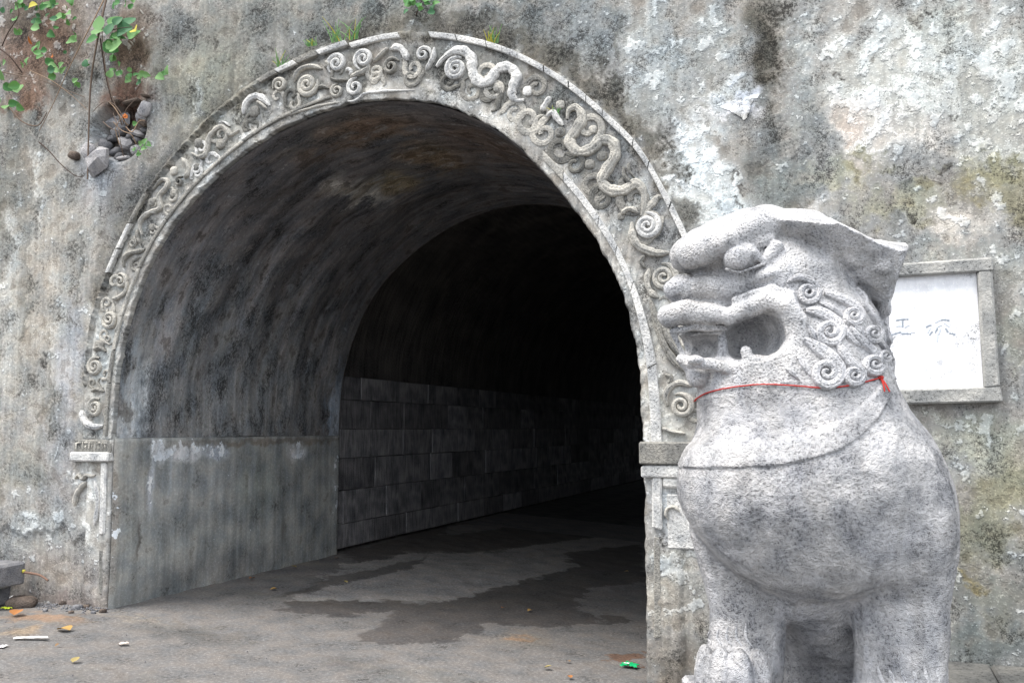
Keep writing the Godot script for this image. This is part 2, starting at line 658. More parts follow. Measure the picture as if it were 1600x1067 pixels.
	for q in [[1363, 32, 9, 7], [1368, 82, 9, 11], [1480, 178, 13, 8], [1474, 275, 15, 11], [1440, 20, 8, 10], [1455, 60, 7, 6], [1412, 330, 10, 6], [1310, 110, 12, 6], [1330, 60, 6, 8], [1375, 160, 8, 5], [1500, 310, 9, 6], [1160, 290, 12, 5], [1145, 325, 8, 8], [62, 570, 7, 12], [30, 620, 10, 5], [700, 20, 9, 7], [340, 60, 7, 9], [1530, 905, 26, 6], [1512, 880, 12, 8]]:
		wb(q[0], q[1], q[2], q[3], 62, 58, 54, 0.85, 0.5, 0.0)
	for q in [[20, 380, 7, 120], [88, 500, 6, 130], [60, 300, 6, 120], [300, 170, 8, 90], [1270, 60, 7, 120], [1290, 330, 9, 60], [1550, 60, 8, 120], [1420, 60, 6, 90]]:
		wb(q[0], q[1], q[2], q[3], 206, 206, 204, 0.5)
	for q in [[40, 480, 7, 150], [75, 640, 6, 100], [120, 420, 7, 120], [260, 120, 8, 90], [370, 100, 7, 90], [960, 60, 9, 80], [1050, 60, 7, 90], [1390, 330, 8, 60], [1500, 130, 7, 130]]:
		wb(q[0], q[1], q[2], q[3], 92, 90, 84, 0.5, 0.35, 0.1)
	# right pier beneath the arch
	wb(1060, 720, 40, 60, 196, 198, 200, 0.8, 0.08, 0.4)
	wb(1045, 800, 36, 60, 182, 186, 192, 0.9, 0.1, 0.4)
	wb(1050, 880, 60, 60, 172, 168, 160, 0.9, 0.12, 0.55)
	wb(1055, 950, 70, 50, 156, 148, 138, 0.9, 0.15, 0.35)
	wb(1055, 1040, 80, 60, 120, 110, 100, 0.9, 0.15, 0.15)
	wb(1040, 915, 22, 26, 214, 212, 206, 0.8, 0.05, 0.6)
	# the band under the carving: dirty at the crown and along the outer edge, pale at its feet
	for i in 15:
		var t := i / 14.0
		var p := band_pt(t, 0.62)
		var q := wall_uv(p.x, p.y)
		var v := 118.0 if t > 0.38 and t < 0.8 else 150.0
		blobs.append([q.x, q.y, 0.034, 0.05, c8(v, v, v - 4), 0.85, 0.36 if v < 130.0 else 0.2, 0.15])
		p = band_pt(t, 0.1)
		q = wall_uv(p.x, p.y)
		blobs.append([q.x, q.y, 0.02, 0.032, c8(196, 195, 190), 0.8, 0.22, 0.3])
	for i in 46:
		var t := 0.16 + i / 46.0 * 0.78
		var p := band_pt(t, 1.13)
		var q := wall_uv(p.x, p.y)
		blobs.append([q.x, q.y, 0.016, 0.024, c8(88, 86, 80), 0.75 if t > 0.5 else 0.5, 0.45, 0.05])
	for i in 8:
		var p := band_pt(0.74 + i * 0.026, 0.72)
		var q := wall_uv(p.x, p.y)
		blobs.append([q.x, q.y, 0.02, 0.03, c8(130, 132, 134), 0.6, 0.3, 0.2])
	for q in [[1050, 640, 40, 90], [1040, 480, 40, 90], [160, 560, 26, 110], [990, 300, 30, 40], [740, 150, 40, 20]]:
		wb(q[0], q[1], q[2], q[3], 196, 195, 190, 0.75, 0.12, 0.3)
	var t0 := make_texture({"w": TW, "h": TH, "div": 8, "base": c8(146, 145, 142), "blobs": blobs, "speck": 0.18, "peel": 0.2, "seed": 11, "scale": 204.8, "streak_freq": 16.0,
		"sx": 1, "sy": 16, "warp": 34.0, "c1": 0.13, "c2": 0.05, "c3": 0.09, "coat": c8(216, 217, 214), "coat_mix": 0.42, "tint": 0.025})
	wall_height = t0[2]
	wall_m = tex_mat(t0, 1.6)
	M.wall = wall_m
	# ---- portal vault: u along the arch from the left, v into the passage
	var vb := []
	var vc := func(u: float, v: float, ru: float, rv: float, c: Color, s: float, sp := -1.0, pe := -1.0) -> void:
		var o := [u, v, ru, rv, c, s]
		if sp >= 0.0:
			o.append_array([sp, maxf(pe, 0.0)])
		vb.append(o)
	vc.call(0.08, 0.4, 0.2, 0.9, c8(134, 134, 130), 0.9, 0.34, 0.08)
	vc.call(0.02, 0.05, 0.12, 0.06, c8(196, 200, 198), 0.8, 0.1, 0.3)
	vc.call(0.02, 0.97, 0.1, 0.06, c8(176, 186, 194), 0.8, 0.1, 0.3)
	for q in [[0.16, 0.13, 0.16, 0.06, 150], [0.2, 0.29, 0.2, 0.05, 84], [0.18, 0.41, 0.16, 0.05, 146], [0.22, 0.52, 0.2, 0.05, 86], [0.16, 0.63, 0.16, 0.045, 140], [0.18, 0.74, 0.2, 0.05, 88], [0.14, 0.86, 0.14, 0.04, 142], [0.32, 0.2, 0.1, 0.08, 90], [0.4, 0.72, 0.14, 0.08, 84]]:
		vc.call(q[0], q[1], q[2], q[3], c8(q[4], q[4] - 3, q[4] - 5), 0.7)
	vc.call(0.12, 0.3, 0.12, 0.3, c8(124, 126, 126), 0.4, 0.42, 0.12)
	vc.call(0.348, 0.46, 0.026, 0.22, c8(206, 200, 186), 0.95, 0.08, 0.5)
	vc.call(0.385, 0.5, 0.03, 0.14, c8(156, 142, 112), 0.8, 0.2, 0.4)
	vc.call(0.46, 0.42, 0.06, 0.2, c8(136, 116, 92), 0.8, 0.2, 0.4)
	vc.call(0.44, 0.14, 0.1, 0.12, c8(128, 108, 90), 0.8, 0.25, 0.35)
	vc.call(0.56, 0.3, 0.1, 0.3, c8(112, 96, 84), 0.7, 0.25, 0.3)
	vc.call(0.7, 0.5, 0.14, 0.6, c8(92, 84, 78), 0.7, 0.3, 0.1)
	vc.call(0.9, 0.5, 0.14, 0.8, c8(128, 128, 124), 0.9, 0.35, 0.1)
	var t1 := make_texture({"w": 1536, "h": 1024, "div": 8, "base": c8(110, 107, 105), "blobs": vb, "speck": 0.2, "peel": 0.12, "seed": 37, "scale": 230.0, "streak_freq": 9.0,
		"sx": 12, "sy": 1, "warp": 40.0, "c1": 0.17, "c2": 0.06, "c3": 0.17, "sub": 0.75, "coat": c8(158, 152, 144), "coat_mix": 0.45, "tint": 0.03})
	M.vault = tex_mat(t1, 0.9)
	M.vault.albedo_color = Color(1.04, 1.05, 1.08)
	# ---- plinth panel: u into the passage, v downwards
	var pb := []
	var pc := func(px: float, py: float, rx: float, ry: float, c: Color, s: float, sp := -1.0, pe := -1.0) -> void:
		var p := on_side(px, py)
		var ru := absf(on_side(px + rx, py).z - on_side(px - rx, py).z) * 0.5
		var rv := absf(on_side(px, py + ry).y - on_side(px, py - ry).y) * 0.5
		var o := [-p.z / DEEP, (1.6 - p.y) / 1.8, ru / DEEP, rv / 1.8, c, s]
		if sp >= 0.0:
			o.append_array([sp, pe])
		pb.append(o)
	pc.call(200, 820, 40, 160, c8(160, 160, 156), 0.7)
	pc.call(240, 920, 80, 40, c8(122, 126, 126), 0.8)
	pc.call(340, 890, 160, 40, c8(132, 132, 130), 0.7)
	pc.call(310, 760, 110, 60, c8(172, 174, 174), 0.5)
	pc.call(400, 760, 50, 70, c8(136, 142, 138), 0.6)
	pc.call(245, 705, 24, 26, c8(246, 249, 252), 1.0, 0.05, 0.8)
	pc.call(285, 706, 40, 22, c8(244, 247, 252), 1.0, 0.05, 0.72)
	pc.call(335, 705, 30, 20, c8(206, 214, 226), 0.9, 0.1, 0.65)
	pc.call(461, 706, 19, 20, c8(244, 247, 250), 1.0, 0.05, 0.75)
	pc.call(233, 760, 8, 62, c8(196, 202, 210), 0.9, 0.05, 0.5)
	pc.call(262, 740, 5, 50, c8(170, 176, 182), 0.6)
	pc.call(316, 770, 5, 70, c8(162, 166, 168), 0.6)
	pc.call(390, 750, 5, 70, c8(170, 174, 176), 0.5)
	pc.call(211, 840, 4, 40, c8(92, 88, 84), 0.7)
	pc.call(440, 830, 6, 40, c8(100, 98, 94), 0.5)
	pc.call(522, 760, 8, 80, c8(190, 194, 194), 0.8, 0.1, 0.5)
	pc.call(176, 800, 10, 170, c8(164, 158, 150), 0.8, 0.2, 0.4)
	pc.call(420, 690, 200, 8, c8(120, 112, 102), 0.6)
	var t2 := make_texture({"w": 1536, "h": 720, "div": 4, "base": c8(152, 154, 152), "blobs": pb, "speck": 0.06, "peel": 0.0, "seed": 71, "scale": 400.0, "streak_freq": 9.0,
		"sx": 1, "sy": 16, "warp": 22.0, "c1": 0.16, "c2": 0.04, "c3": 0.10, "coat": c8(246, 249, 252), "coat_mix": 0.95, "tint": 0.02})
	M.plinth = tex_mat(t2, 0.6)
	# ---- road: u along x from -4.6 to 3.4, v from z = 3 down to z = -8
	var rb := []
	var gp := func(list: Array) -> PackedVector2Array:
		var poly := PackedVector2Array()
		for q in list:
			var p := on_ground(q[0], q[1])
			poly.append(Vector2((p.x + 4.6) / 8.0, (3.0 - p.z) / 11.0))
		return poly
	var rc := func(px: float, py: float, rx: float, ry: float, c: Color, s: float) -> void:
		var p := on_ground(px, py)
		var ru := absf(on_ground(px + rx, py).x - on_ground(px - rx, py).x) * 0.5
		var rv := absf(on_ground(px, py + ry).z - on_ground(px, py - ry).z) * 0.5
		rb.append([(p.x + 4.6) / 8.0, (3.0 - p.z) / 11.0, ru / 8.0, rv / 11.0, c, s])
	var dry := c8(146, 143, 140)
	var wet := c8(70, 67, 65)
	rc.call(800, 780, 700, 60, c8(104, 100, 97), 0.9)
	rb.append([gp.call([[500, 905], [540, 882], [600, 874], [640, 864], [760, 864], [880, 846], [1010, 832], [1010, 850], [880, 868], [900, 885], [830, 905], [760, 925], [700, 940], [560, 938], [455, 940]]), dry, 0.8])
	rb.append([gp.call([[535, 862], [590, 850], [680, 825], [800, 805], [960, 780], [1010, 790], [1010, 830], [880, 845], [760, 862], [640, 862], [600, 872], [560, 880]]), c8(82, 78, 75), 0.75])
	rb.append([gp.call([[700, 822], [760, 818], [800, 822], [740, 832], [690, 836]]), dry, 0.6])
	rb.append([gp.call([[520, 900], [600, 885], [670, 870], [640, 890], [560, 905], [470, 930], [420, 935]]), wet, 0.6])
	rb.append([gp.call([[455, 940], [560, 938], [650, 944], [700, 940], [760, 925], [830, 905], [900, 885], [880, 865], [1000, 850], [1010, 910], [920, 920], [900, 950], [950, 975], [870, 980], [760, 975], [720, 1000], [610, 1008], [560, 1000], [600, 972], [620, 955], [520, 964], [440, 955]]), wet, 0.62])
	rb.append([gp.call([[930, 962], [970, 962], [985, 972], [950, 974]]), wet, 0.7])
	rb.append([gp.call([[940, 1022], [1000, 1018], [1000, 1040], [960, 1036]]), c8(104, 80, 66), 0.8])
	rc.call(300, 990, 200, 22, c8(92, 90, 88), 0.6)
	rc.call(560, 1040, 120, 20, c8(90, 89, 89), 0.6)
	rc.call(820, 1000, 90, 22, c8(122, 117, 111), 0.8)
	rc.call(810, 998, 30, 8, c8(150, 118, 92), 0.7)
	rc.call(640, 1055, 160, 16, c8(112, 110, 107), 0.6)
	rc.call(30, 985, 60, 16, c8(146, 128, 108), 0.8)
	rc.call(60, 965, 120, 12, c8(138, 112, 92), 0.8)
	rc.call(200, 965, 160, 8, c8(128, 121, 113), 0.7)
	rc.call(380, 925, 130, 9, c8(114, 111, 107), 0.7)
	rc.call(180, 1060, 200, 20, c8(104, 102, 100), 0.6)
	rc.call(470, 880, 60, 6, c8(130, 125, 117), 0.6)
	var t3 := make_texture({"w": 1536, "h": 2048, "div": 6, "base": c8(111, 109, 108), "blobs": rb, "speck": 0.06, "peel": 0.0, "seed": 91, "scale": 190.0, "streak_freq": 12.0,
		"sx": 1, "sy": 1, "warp": 26.0, "c1": 0.10, "c2": 0.10, "c3": 0.04, "coat": c8(150, 145, 138), "coat_mix": 0.4, "tint": 0.02})
	M.road = tex_mat(t3, 1.0, 0.85)
	M.road.albedo_color = Color(1.0, 1.0, 1.0)
	# ---- small repeating textures
	var ga := grain(1024, 5, 6.0, 74.0, 1, 0.33, 0.33, 1, true)
	stone_m = tri_mat(ga, c8(240, 240, 244), 0.9, 3.2)
	stone_m.uv1_triplanar_sharpness = 3.0
	M.lion = stone_m
	M.lion_smooth = tri_mat(grain(512, 65, 3.0, 40.0, 1, 0.36, 0.3), c8(240, 240, 243), 1.7, 1.4)
	M.lion_smooth.vertex_color_use_as_albedo = true
	stone_m.vertex_color_use_as_albedo = true
	var gb := grain(512, 25, 3.0, 30.0, 1, 0.34, 0.26)
	M.white = tri_mat(gb, c8(240, 240, 238), 1.3, 0.9)
	M.cream = tri_mat(gb, c8(212, 209, 201), 1.5, 0.9)
	M.dirty = tri_mat(gb, c8(168, 166, 160), 1.2, 1.0)
	M.grime = tri_mat(gb, c8(140, 139, 134), 1.6, 1.0)
	M.dark = tri_mat(gb, c8(118, 116, 110), 1.2, 1.2)
	M.rock_pale = tri_mat(gb, c8(206, 204, 206), 2.0, 1.0)
	M.rock_grey = tri_mat(gb, c8(150, 150, 154), 2.0, 1.0)
	M.concrete = tri_mat(gb, c8(190, 190, 187), 1.0, 0.6)
	M.marble = tri_mat(grain(256, 85, 2.0, 12.0, 1, 0.1, 0.02, 2), Color(1.14, 1.14, 1.15), 0.9, 0.05, 0.6)
	var gc := grain(512, 45, 3.0, 26.0, 1, 0.4, 0.2, 8)
	M.block = tri_mat(gc, c8(176, 174, 176), 0.8, 1.0)
	M.block_dark = tri_mat(gc, c8(150, 148, 150), 0.7, 1.0)
	M.block_pale = tri_mat(gc, c8(200, 198, 202), 0.9, 1.0)
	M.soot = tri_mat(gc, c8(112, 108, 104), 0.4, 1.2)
	M.ground = tri_mat(gb, c8(104, 102, 100), 0.7, 0.6)
	M.paving = tri_mat(gb, c8(118, 118, 116), 0.7, 0.6)
	M.soil = tri_mat(gb, c8(132, 119, 110), 2.2, 1.5)

# ---------------------------------------------------------------- ground
func build_ground() -> void:
	var v := PackedVector3Array()
	var uv := PackedVector2Array()
	const W := 161
	const H := 261
	var no := FastNoiseLite.new()
	no.seed = 3
	no.frequency = 1.4
	for j in H:
		for i in W:
			var x := -4.6 + 8.0 * i / (W - 1)
			var z := 3.0 - 13.0 * j / (H - 1)
			var y := level(x, z)
			if x > -4.59 and x < 3.39 and z < 2.98 and z > -9.98:
				y += no.get_noise_2d(x * 1.5, z * 1.5) * 0.012
			v.append(Vector3(x, y, z))
			uv.append(Vector2((x + 4.6) / 8.0, (3.0 - z) / 11.0))
	struct("road", sheet(v, W, H, uv), M.road)
	# the same ground carried on to the horizon and into the tunnel
	v = PackedVector3Array()
	var keep := PackedByteArray()
	var xs := [-150.0, -60.0, -20.0, -4.6, -HALF, 0.0, 3.4, 12.0, 20.0, 60.0, 150.0]
	var zs := [150.0, 60.0, 20.0, 3.0, -10.0, -20.0, -45.0, -150.0]
	for j in zs.size():
		for i in xs.size():
			v.append(Vector3(xs[i], level(xs[i], zs[j]), zs[j]))
			keep.append(0 if j == 3 and i >= 3 and i <= 5 else 1)
	struct("ground", sheet(v, xs.size(), zs.size(), PackedVector2Array(), keep), M.ground)
	# raised paving on the right, where the lion stands
	var rng := RandomNumberGenerator.new()
	rng.seed = 8
	var pav := Node3D.new()
	pav.name = "pavement"
	pav.set_meta("kind", "structure")
	add_child(pav)
	var z := 0.0
	while z < 3.9:
		var x := 3.02
		while x < 7.4:
			var o := obj("paving_slab", worn_box(Vector3(0.735, 0.5, 0.635), 0.012, 0.003, rng), M.paving, pav)
			o.position = Vector3(x + 0.37, -0.15, z + 0.33)
			x += 0.742
		z += 0.642

# ---------------------------------------------------------------- wall
func height_at(x: float, y: float) -> float:
	var i := clampi(int((x + 4.6) / 10.0 * TW), 0, TW - 1)
	var j := clampi(int((5.8 - y) / 6.4 * TH), 0, TH - 1)
	return (wall_height[j * TW + i] - 128.0) / 128.0

func cavity(x: float, y: float) -> float:
	var c := on_wall2(182, 205)
	var d := Vector2((x - c.x) / 0.34, (y - c.y) / 0.3).length()
	var a := smoothstep(1.0, 0.6, d) * 0.16
	c = on_wall2(200, 120)
	d = Vector2((x - c.x) / 0.3, (y - c.y) / 0.42).length()
	return a + smoothstep(1.0, 0.5, d) * 0.05

var city_wall: Node3D
func build_wall() -> void:
	city_wall = thing("city_wall", "old stained plaster city wall pierced by the arched gateway", "wall", Vector3.ZERO)
	var v := PackedVector3Array()
	var uv := PackedVector2Array()
	var keep := PackedByteArray()
	const W := 501
	const H := 321
	var hole := PackedVector2Array()
	hole.append(Vector2(-HALF - 0.07, -2))
	for i in inner.size():
		hole.append(inner[i].lerp(outer[i], 0.3))
	hole.append(Vector2(HALF + 0.07, -2))
	var no := FastNoiseLite.new()
	no.seed = 21
	no.frequency = 0.55
	no.fractal_octaves = 4
	for j in H:
		for i in W:
			var x := -4.6 + 0.02 * i
			var y := 5.8 - 0.02 * j
			var z := no.get_noise_2d(x, y) * 0.03 + height_at(x, y) * 0.006
			var pd := clampf((2.2 - absf(x - 3.75)) * 2.0, 0.0, 1.0)
			z -= cavity(x, y)
			if x < -2.6 and y < 0.62 + no.get_noise_1d(x * 9.0) * 0.12:
				z -= 0.02
			v.append(Vector3(x, y, z))
			uv.append(wall_uv(x, y))
			keep.append(0 if (absf(x) < 3.2 and Geometry2D.is_point_in_polygon(Vector2(x + 0.0113, y - 0.0107), hole)) else 1)
	obj("plaster_face", sheet(v, W, H, uv, keep, true), M.wall, city_wall)
	# the same wall carried on to both sides and upwards, and its top
	var st := SurfaceTool.new()
	st.begin(Mesh.PRIMITIVE_TRIANGLES)
	for r in [[-24.6, -4.6, -0.6, 5.8], [5.4, 25.4, -0.6, 5.8], [-24.6, 25.4, 5.8, 7.6]]:
		var q := [Vector3(r[0], r[3], 0), Vector3(r[1], r[3], 0), Vector3(r[1], r[2], 0), Vector3(r[0], r[2], 0)]
		for k in [0, 1, 2, 0, 2, 3]:
			st.set_normal(Vector3(0, 0, 1))
			var w := wall_uv(q[k].x, q[k].y)
			st.set_uv(w if r[2] < 5.0 else Vector2(w.x, -w.y))
			st.add_vertex(q[k])
	obj("plaster_face", st.commit(), M.wall, city_wall)
	var top := BoxMesh.new()
	top.size = Vector3(50, 0.4, 38)
	var o := obj("wall_top", top, M.concrete, city_wall)
	o.position = Vector3(0.4, 7.8, -18.9)
	for q in [[-24.4, 3.8, -18.9, 0.4, 8.4, 37.9], [25.2, 3.8, -18.9, 0.4, 8.4, 37.9], [-13.5, 3.8, -37.7, 22.0, 8.4, 0.4], [14.3, 3.8, -37.7, 22.0, 8.4, 0.4], [0.4, 6.6, -37.7, 6.0, 3.0, 0.4]]:
		var side := BoxMesh.new()
		side.size = Vector3(q[3] - 0.01, q[4], q[5] - 0.02)
		obj("wall_side", side, M.concrete, city_wall).position = Vector3(q[0], q[1] - 0.2, q[2])
	# relief band round the arch
	v = PackedVector3Array()
	uv = PackedVector2Array()
	var ks := [0.05, 0.0, 0.03, 0.1, 0.2, 0.3, 0.4, 0.5, 0.6, 0.7, 0.8, 0.9, 0.97, 1.02, 1.04]
	var zs := [-0.12, 0.026, 0.034, 0.034, 0.026, 0.022, 0.02, 0.02, 0.02, 0.02, 0.02, 0.02, 0.02, 0.016, -0.06]
	no.frequency = 3.0
	for i in inner.size() * 2 - 1:
		var t := i / (inner.size() * 2.0 - 2.0)
		for k in ks.size():
			var kk: float = ks[k]
			if k > 0 and k < 3:
				kk += no.get_noise_2d(t * 14.0, 3.0) * (0.05 if t < 0.6 else 0.028)
			if k > 11:
				kk += no.get_noise_2d(t * 40.0, 9.0) * 0.03
			var p := band_pt(t, kk)
			var zz: float = zs[k]
			if t > 0.06 and t < 0.5 and k >= 12:
				zz = [-0.004, 0.05, -0.03][k - 12]
				p = band_pt(t, kk if k < 14 else 1.2)
			var dz := (no.get_noise_2d(p.x * 4.0, p.y * 4.0) * 0.012 + height_at(p.x, p.y) * 0.004) if k > 0 and k < 14 else 0.0
			v.append(Vector3(p.x, p.y, zz + dz))
			uv.append(wall_uv(p.x, p.y))
	var band := obj("arch_band", sheet(v, ks.size(), inner.size() * 2 - 1, uv, PackedByteArray(), true), M.wall, city_wall)
	carve(band)
	for s in [-1, 1]:
		pier(s)
	for f in [[[1086, 148], [1122, 146], [1160, 138], [1205, 137], [1194, 146], [1176, 158], [1172, 176], [1164, 189], [1150, 180], [1140, 172], [1112, 164], [1090, 166]]]:
		flake(f)
	rubble()

# a stroke of the carving: photograph points on the wall face, width in metres
func stroke(pts: Array, wpx: float, m: Material, parent: Node, hgt := 0.041, groove := 0.35, called := "carved_scroll") -> void:
	var p := PackedVector3Array()
	for q in pts:
		p.append(on_wall(q[0], q[1]) + Vector3(0, 0, 0.02))
	p = smooth_path(p, 6)
	var n := PackedVector3Array()
	var w := PackedFloat32Array()
	var width := absf(on_wall(pts[0][0], pts[0][1] - wpx).y - on_wall(pts[0][0], pts[0][1]).y)
	for i in p.size():
		n.append(Vector3(0, 0, 1))
		var e := float(mini(i, p.size() - 1 - i)) / (p.size() * 0.18)
		w.append(width * clampf(0.25 + 0.75 * e, 0.25, 1.0) * (1.0 + 0.16 * sin(i * 0.9 + pts[0][0]) * sin(i * 0.37)))
		if hgt > 0.04:
			used.append(p[i])
	obj(called, ribbon(p, n, w, hgt, groove), m, parent)

var used := PackedVector3Array()

func spiral_path(c: Vector3, right: Vector3, up: Vector3, n: Vector3, r: float, turns: float, start: float, way: float, dome: float) -> PackedVector3Array:
	var p := PackedVector3Array()
	var cnt := int(turns * 22)
	for i in cnt + 1:
		var f := float(i) / cnt
		var a := start + way * TAU * turns * f
		var rr := r * (1.0 - 0.86 * pow(f, 0.8))
		p.append(c + (right * cos(a) + up * sin(a)) * rr + n * dome * f)
	return p

func spiral(px: float, py: float, rp: float, m: Material, parent: Node, start := 90.0, way := -1.0, turns := 1.7) -> void:
	var r := absf(on_wall(px, py - rp).y - on_wall(px, py).y) * 0.84
	var p := spiral_path(on_wall(px, py) + Vector3(0, 0, 0.018), Vector3.RIGHT, Vector3.UP, Vector3(0, 0, 1), r, turns, deg_to_rad(start), way, 0.014)
	var n := PackedVector3Array()
	var w := PackedFloat32Array()
	for i in p.size():
		n.append(Vector3(0, 0, 1))
		w.append(r * lerpf(0.52, 0.26, float(i) / p.size()) * clampf(0.3 + i / 6.0, 0.0, 1.0))
	for k in 3:
		used.append(p[k * 7])
	obj("carved_spiral", ribbon(p, n, w, 0.034, 0.25), m, parent)

func boss(px: float, py: float, rp: float, m: Material, parent: Node) -> void:
	var r := absf(on_wall(px, py - rp).y - on_wall(px, py).y)
	var o := obj("carved_boss", rock(Vector3(r * 2, r * 2, r * 1.3), int(px), 0.12, 8), m, parent)
	o.position = on_wall(px, py) + Vector3(0, 0, 0.02)

func carve(band: Node) -> void:
	var wh: Material = M.white
	var cr: Material = M.cream
	var di: Material = M.dirty
	# crown, left of the keystone scrolls
	stroke([[383, 180], [386, 166], [394, 156], [404, 152], [414, 156], [424, 167]], 11, wh, band)
	boss(400, 176, 9, di, band)
	stroke([[404, 160], [412, 164], [420, 172]], 5, cr, band)
	spiral(440, 135, 15, cr, band, 200, -1)
	spiral(483, 134, 22, cr, band, 20, -1, 2.2)
	stroke([[462, 130], [468, 115], [480, 107], [495, 106], [506, 110]], 7, cr, band)
	spiral(529, 101, 20, wh, band, 230, -1, 1.9)
	spiral(571, 94, 20, wh, band, 250, -1, 1.9)
	stroke([[580, 106], [570, 114], [560, 118], [550, 123]], 8, cr, band)
	stroke([[586, 99], [596, 90], [604, 82], [609, 77]], 6, cr, band)
	stroke([[612, 80], [622, 76], [630, 79], [636, 88], [638, 97]], 11, wh, band)
	spiral(614, 106, 17, di, band, 30, 1, 1.6)
	spiral(530, 144, 14, cr, band, 90, 1)
	spiral(558, 138, 18, wh, band, 80, 1, 1.5)
	stroke([[545, 160], [556, 160], [566, 154], [572, 149], [590, 146], [615, 144], [650, 143]], 5, wh, band, 0.03, 0.0)
	stroke([[534, 162], [520, 164], [500, 168], [470, 176], [440, 187]], 5, cr, band, 0.03, 0.0)
	stroke([[543, 114], [547, 110], [552, 114], [548, 120]], 6, wh, band, 0.03, 0.0)
	stroke([[510, 108], [516, 103], [511, 98]], 5, cr, band)
	stroke([[520, 124], [530, 128], [545, 127]], 4, di, band)
	stroke([[500, 140], [508, 137], [516, 140]], 5, di, band)
	# right of the crown: hook, long body, spiral
	spiral(664, 87, 16, wh, band, 330, 1, 1.5)
	stroke([[681, 76], [680, 90], [675, 100], [668, 112]], 7, wh, band)
	stroke([[684, 106], [696, 92], [712, 82], [728, 82], [739, 94], [740, 110], [745, 124], [755, 132], [767, 128], [777, 114], [788, 107], [801, 109], [809, 121], [804, 136], [802, 150], [809, 159], [822, 158]], 16, wh, band, 0.045, 0.3)
	stroke([[686, 102], [700, 90], [716, 84]], 4, cr, band, 0.03)
	spiral(715, 109, 22, wh, band, 60, 1, 2.2)
	boss(780, 138, 8, cr, band)
	boss(826, 144, 8, wh, band)
	stroke([[848, 176], [855, 164], [862, 153]], 9, wh, band)
	stroke([[856, 184], [866, 178], [872, 186], [882, 198]], 10, wh, band)
	# right haunch
	stroke([[888, 188], [891, 174], [903, 170], [912, 186], [902, 205], [892, 221], [903, 238], [925, 235], [942, 221], [959, 225], [963, 244], [950, 266], [942, 284], [954, 298], [976, 299], [995, 289], [1007, 300], [1008, 322], [1004, 338]], 17, cr, band, 0.045, 0.45)
	boss(877, 165, 7, cr, band)
	boss(928, 204, 7, cr, band)
	boss(877, 208, 8, di, band)
	boss(923, 258, 8, di, band)
	boss(942, 245, 8, di, band)
	stroke([[976, 262], [978, 276], [988, 287], [1000, 290]], 6, di, band)
	stroke([[984, 256], [985, 268], [994, 280]], 4, di, band)
	spiral(1013, 354, 25, wh, band, 100, -1, 2.3)
	stroke([[989, 348], [990, 368], [998, 384], [1014, 393], [1030, 397], [1048, 396]], 13, cr, band, 0.05, 0.4)
	stroke([[973, 337], [979, 330], [989, 328], [999, 334]], 8, cr, band)
	boss(972, 339, 6, di, band)
	spiral(1039, 434, 26, cr, band, 100, -1, 2.2)
	stroke([[1016, 420], [1013, 440], [1018, 456], [1030, 466]], 10, cr, band)
	stroke([[1010, 400], [1003, 410], [1010, 420]], 7, di, band)
	stroke([[1018, 469], [1024, 490], [1029, 510], [1040, 540], [1056, 565], [1070, 580]], 12, di, band, 0.05, 0.5)
	stroke([[1032, 500], [1046, 530], [1062, 552], [1080, 566]], 8, di, band)
	spiral(1066, 634, 24, cr, band, 120, -1, 1.9)
	stroke([[1044, 634], [1042, 617], [1051, 603], [1066, 598], [1084, 604]], 10, cr, band)
	stroke([[1040, 585], [1050, 590], [1046, 602]], 7, di, band)
	stroke([[1036, 668], [1050, 674], [1072, 677]], 6, cr, band)
	# left haunch
	stroke([[302, 240], [314, 246], [324, 243], [328, 230], [330, 217], [338, 206], [350, 199], [358, 204], [364, 212], [376, 205]], 8, cr, band)
	stroke([[345, 196], [354, 193], [362, 199]], 4, wh, band)
	boss(313, 225, 8, di, band)
	boss(347, 226, 8, di, band)
	boss(274, 268, 7, cr, band)
	spiral(284, 285, 10, di, band, 60, 1, 1.4)
	boss(274, 303, 7, di, band)
	boss(240, 317, 7, di, band)
	boss(240, 356, 6, di, band)
	boss(310, 262, 6, di, band)
	stroke([[287, 248], [296, 258], [298, 270], [291, 280]], 7, cr, band)
	stroke([[242, 296], [256, 282], [266, 285], [262, 296], [252, 308], [254, 326], [240, 332], [226, 342], [222, 354], [225, 368]], 7, cr, band)
	stroke([[222, 345], [234, 334], [248, 333]], 4, wh, band)
	stroke([[196, 418], [198, 404], [207, 396], [218, 394], [229, 391]], 8, di, band)
	stroke([[218, 360], [219, 372], [224, 382]], 5, di, band)
	spiral(192, 440, 15, cr, band, 120, -1, 1.6)
	stroke([[202, 440], [200, 456], [188, 466], [178, 468]], 6, cr, band)
	spiral(175, 499, 18, cr, band, 160, 1, 1.9)
	stroke([[190, 490], [190, 508], [184, 520]], 6, cr, band)
	boss(158, 540, 9, di, band)
	stroke([[150, 548], [160, 543], [168, 550]], 6, di, band)
	spiral(152, 573, 18, cr, band, 60, 1, 2.0)
	stroke([[146, 612], [156, 608], [166, 612]], 6, di, band)
	spiral(152, 637, 18, cr, band, 60, 1, 2.0)
	stroke([[131, 641], [133, 652], [140, 662], [152, 667], [165, 665]], 10, wh, band, 0.045, 0.4)
	# the ground between the scrolls is filled with low curls and cloud wisps
	var fr := RandomNumberGenerator.new()
	fr.seed = 15
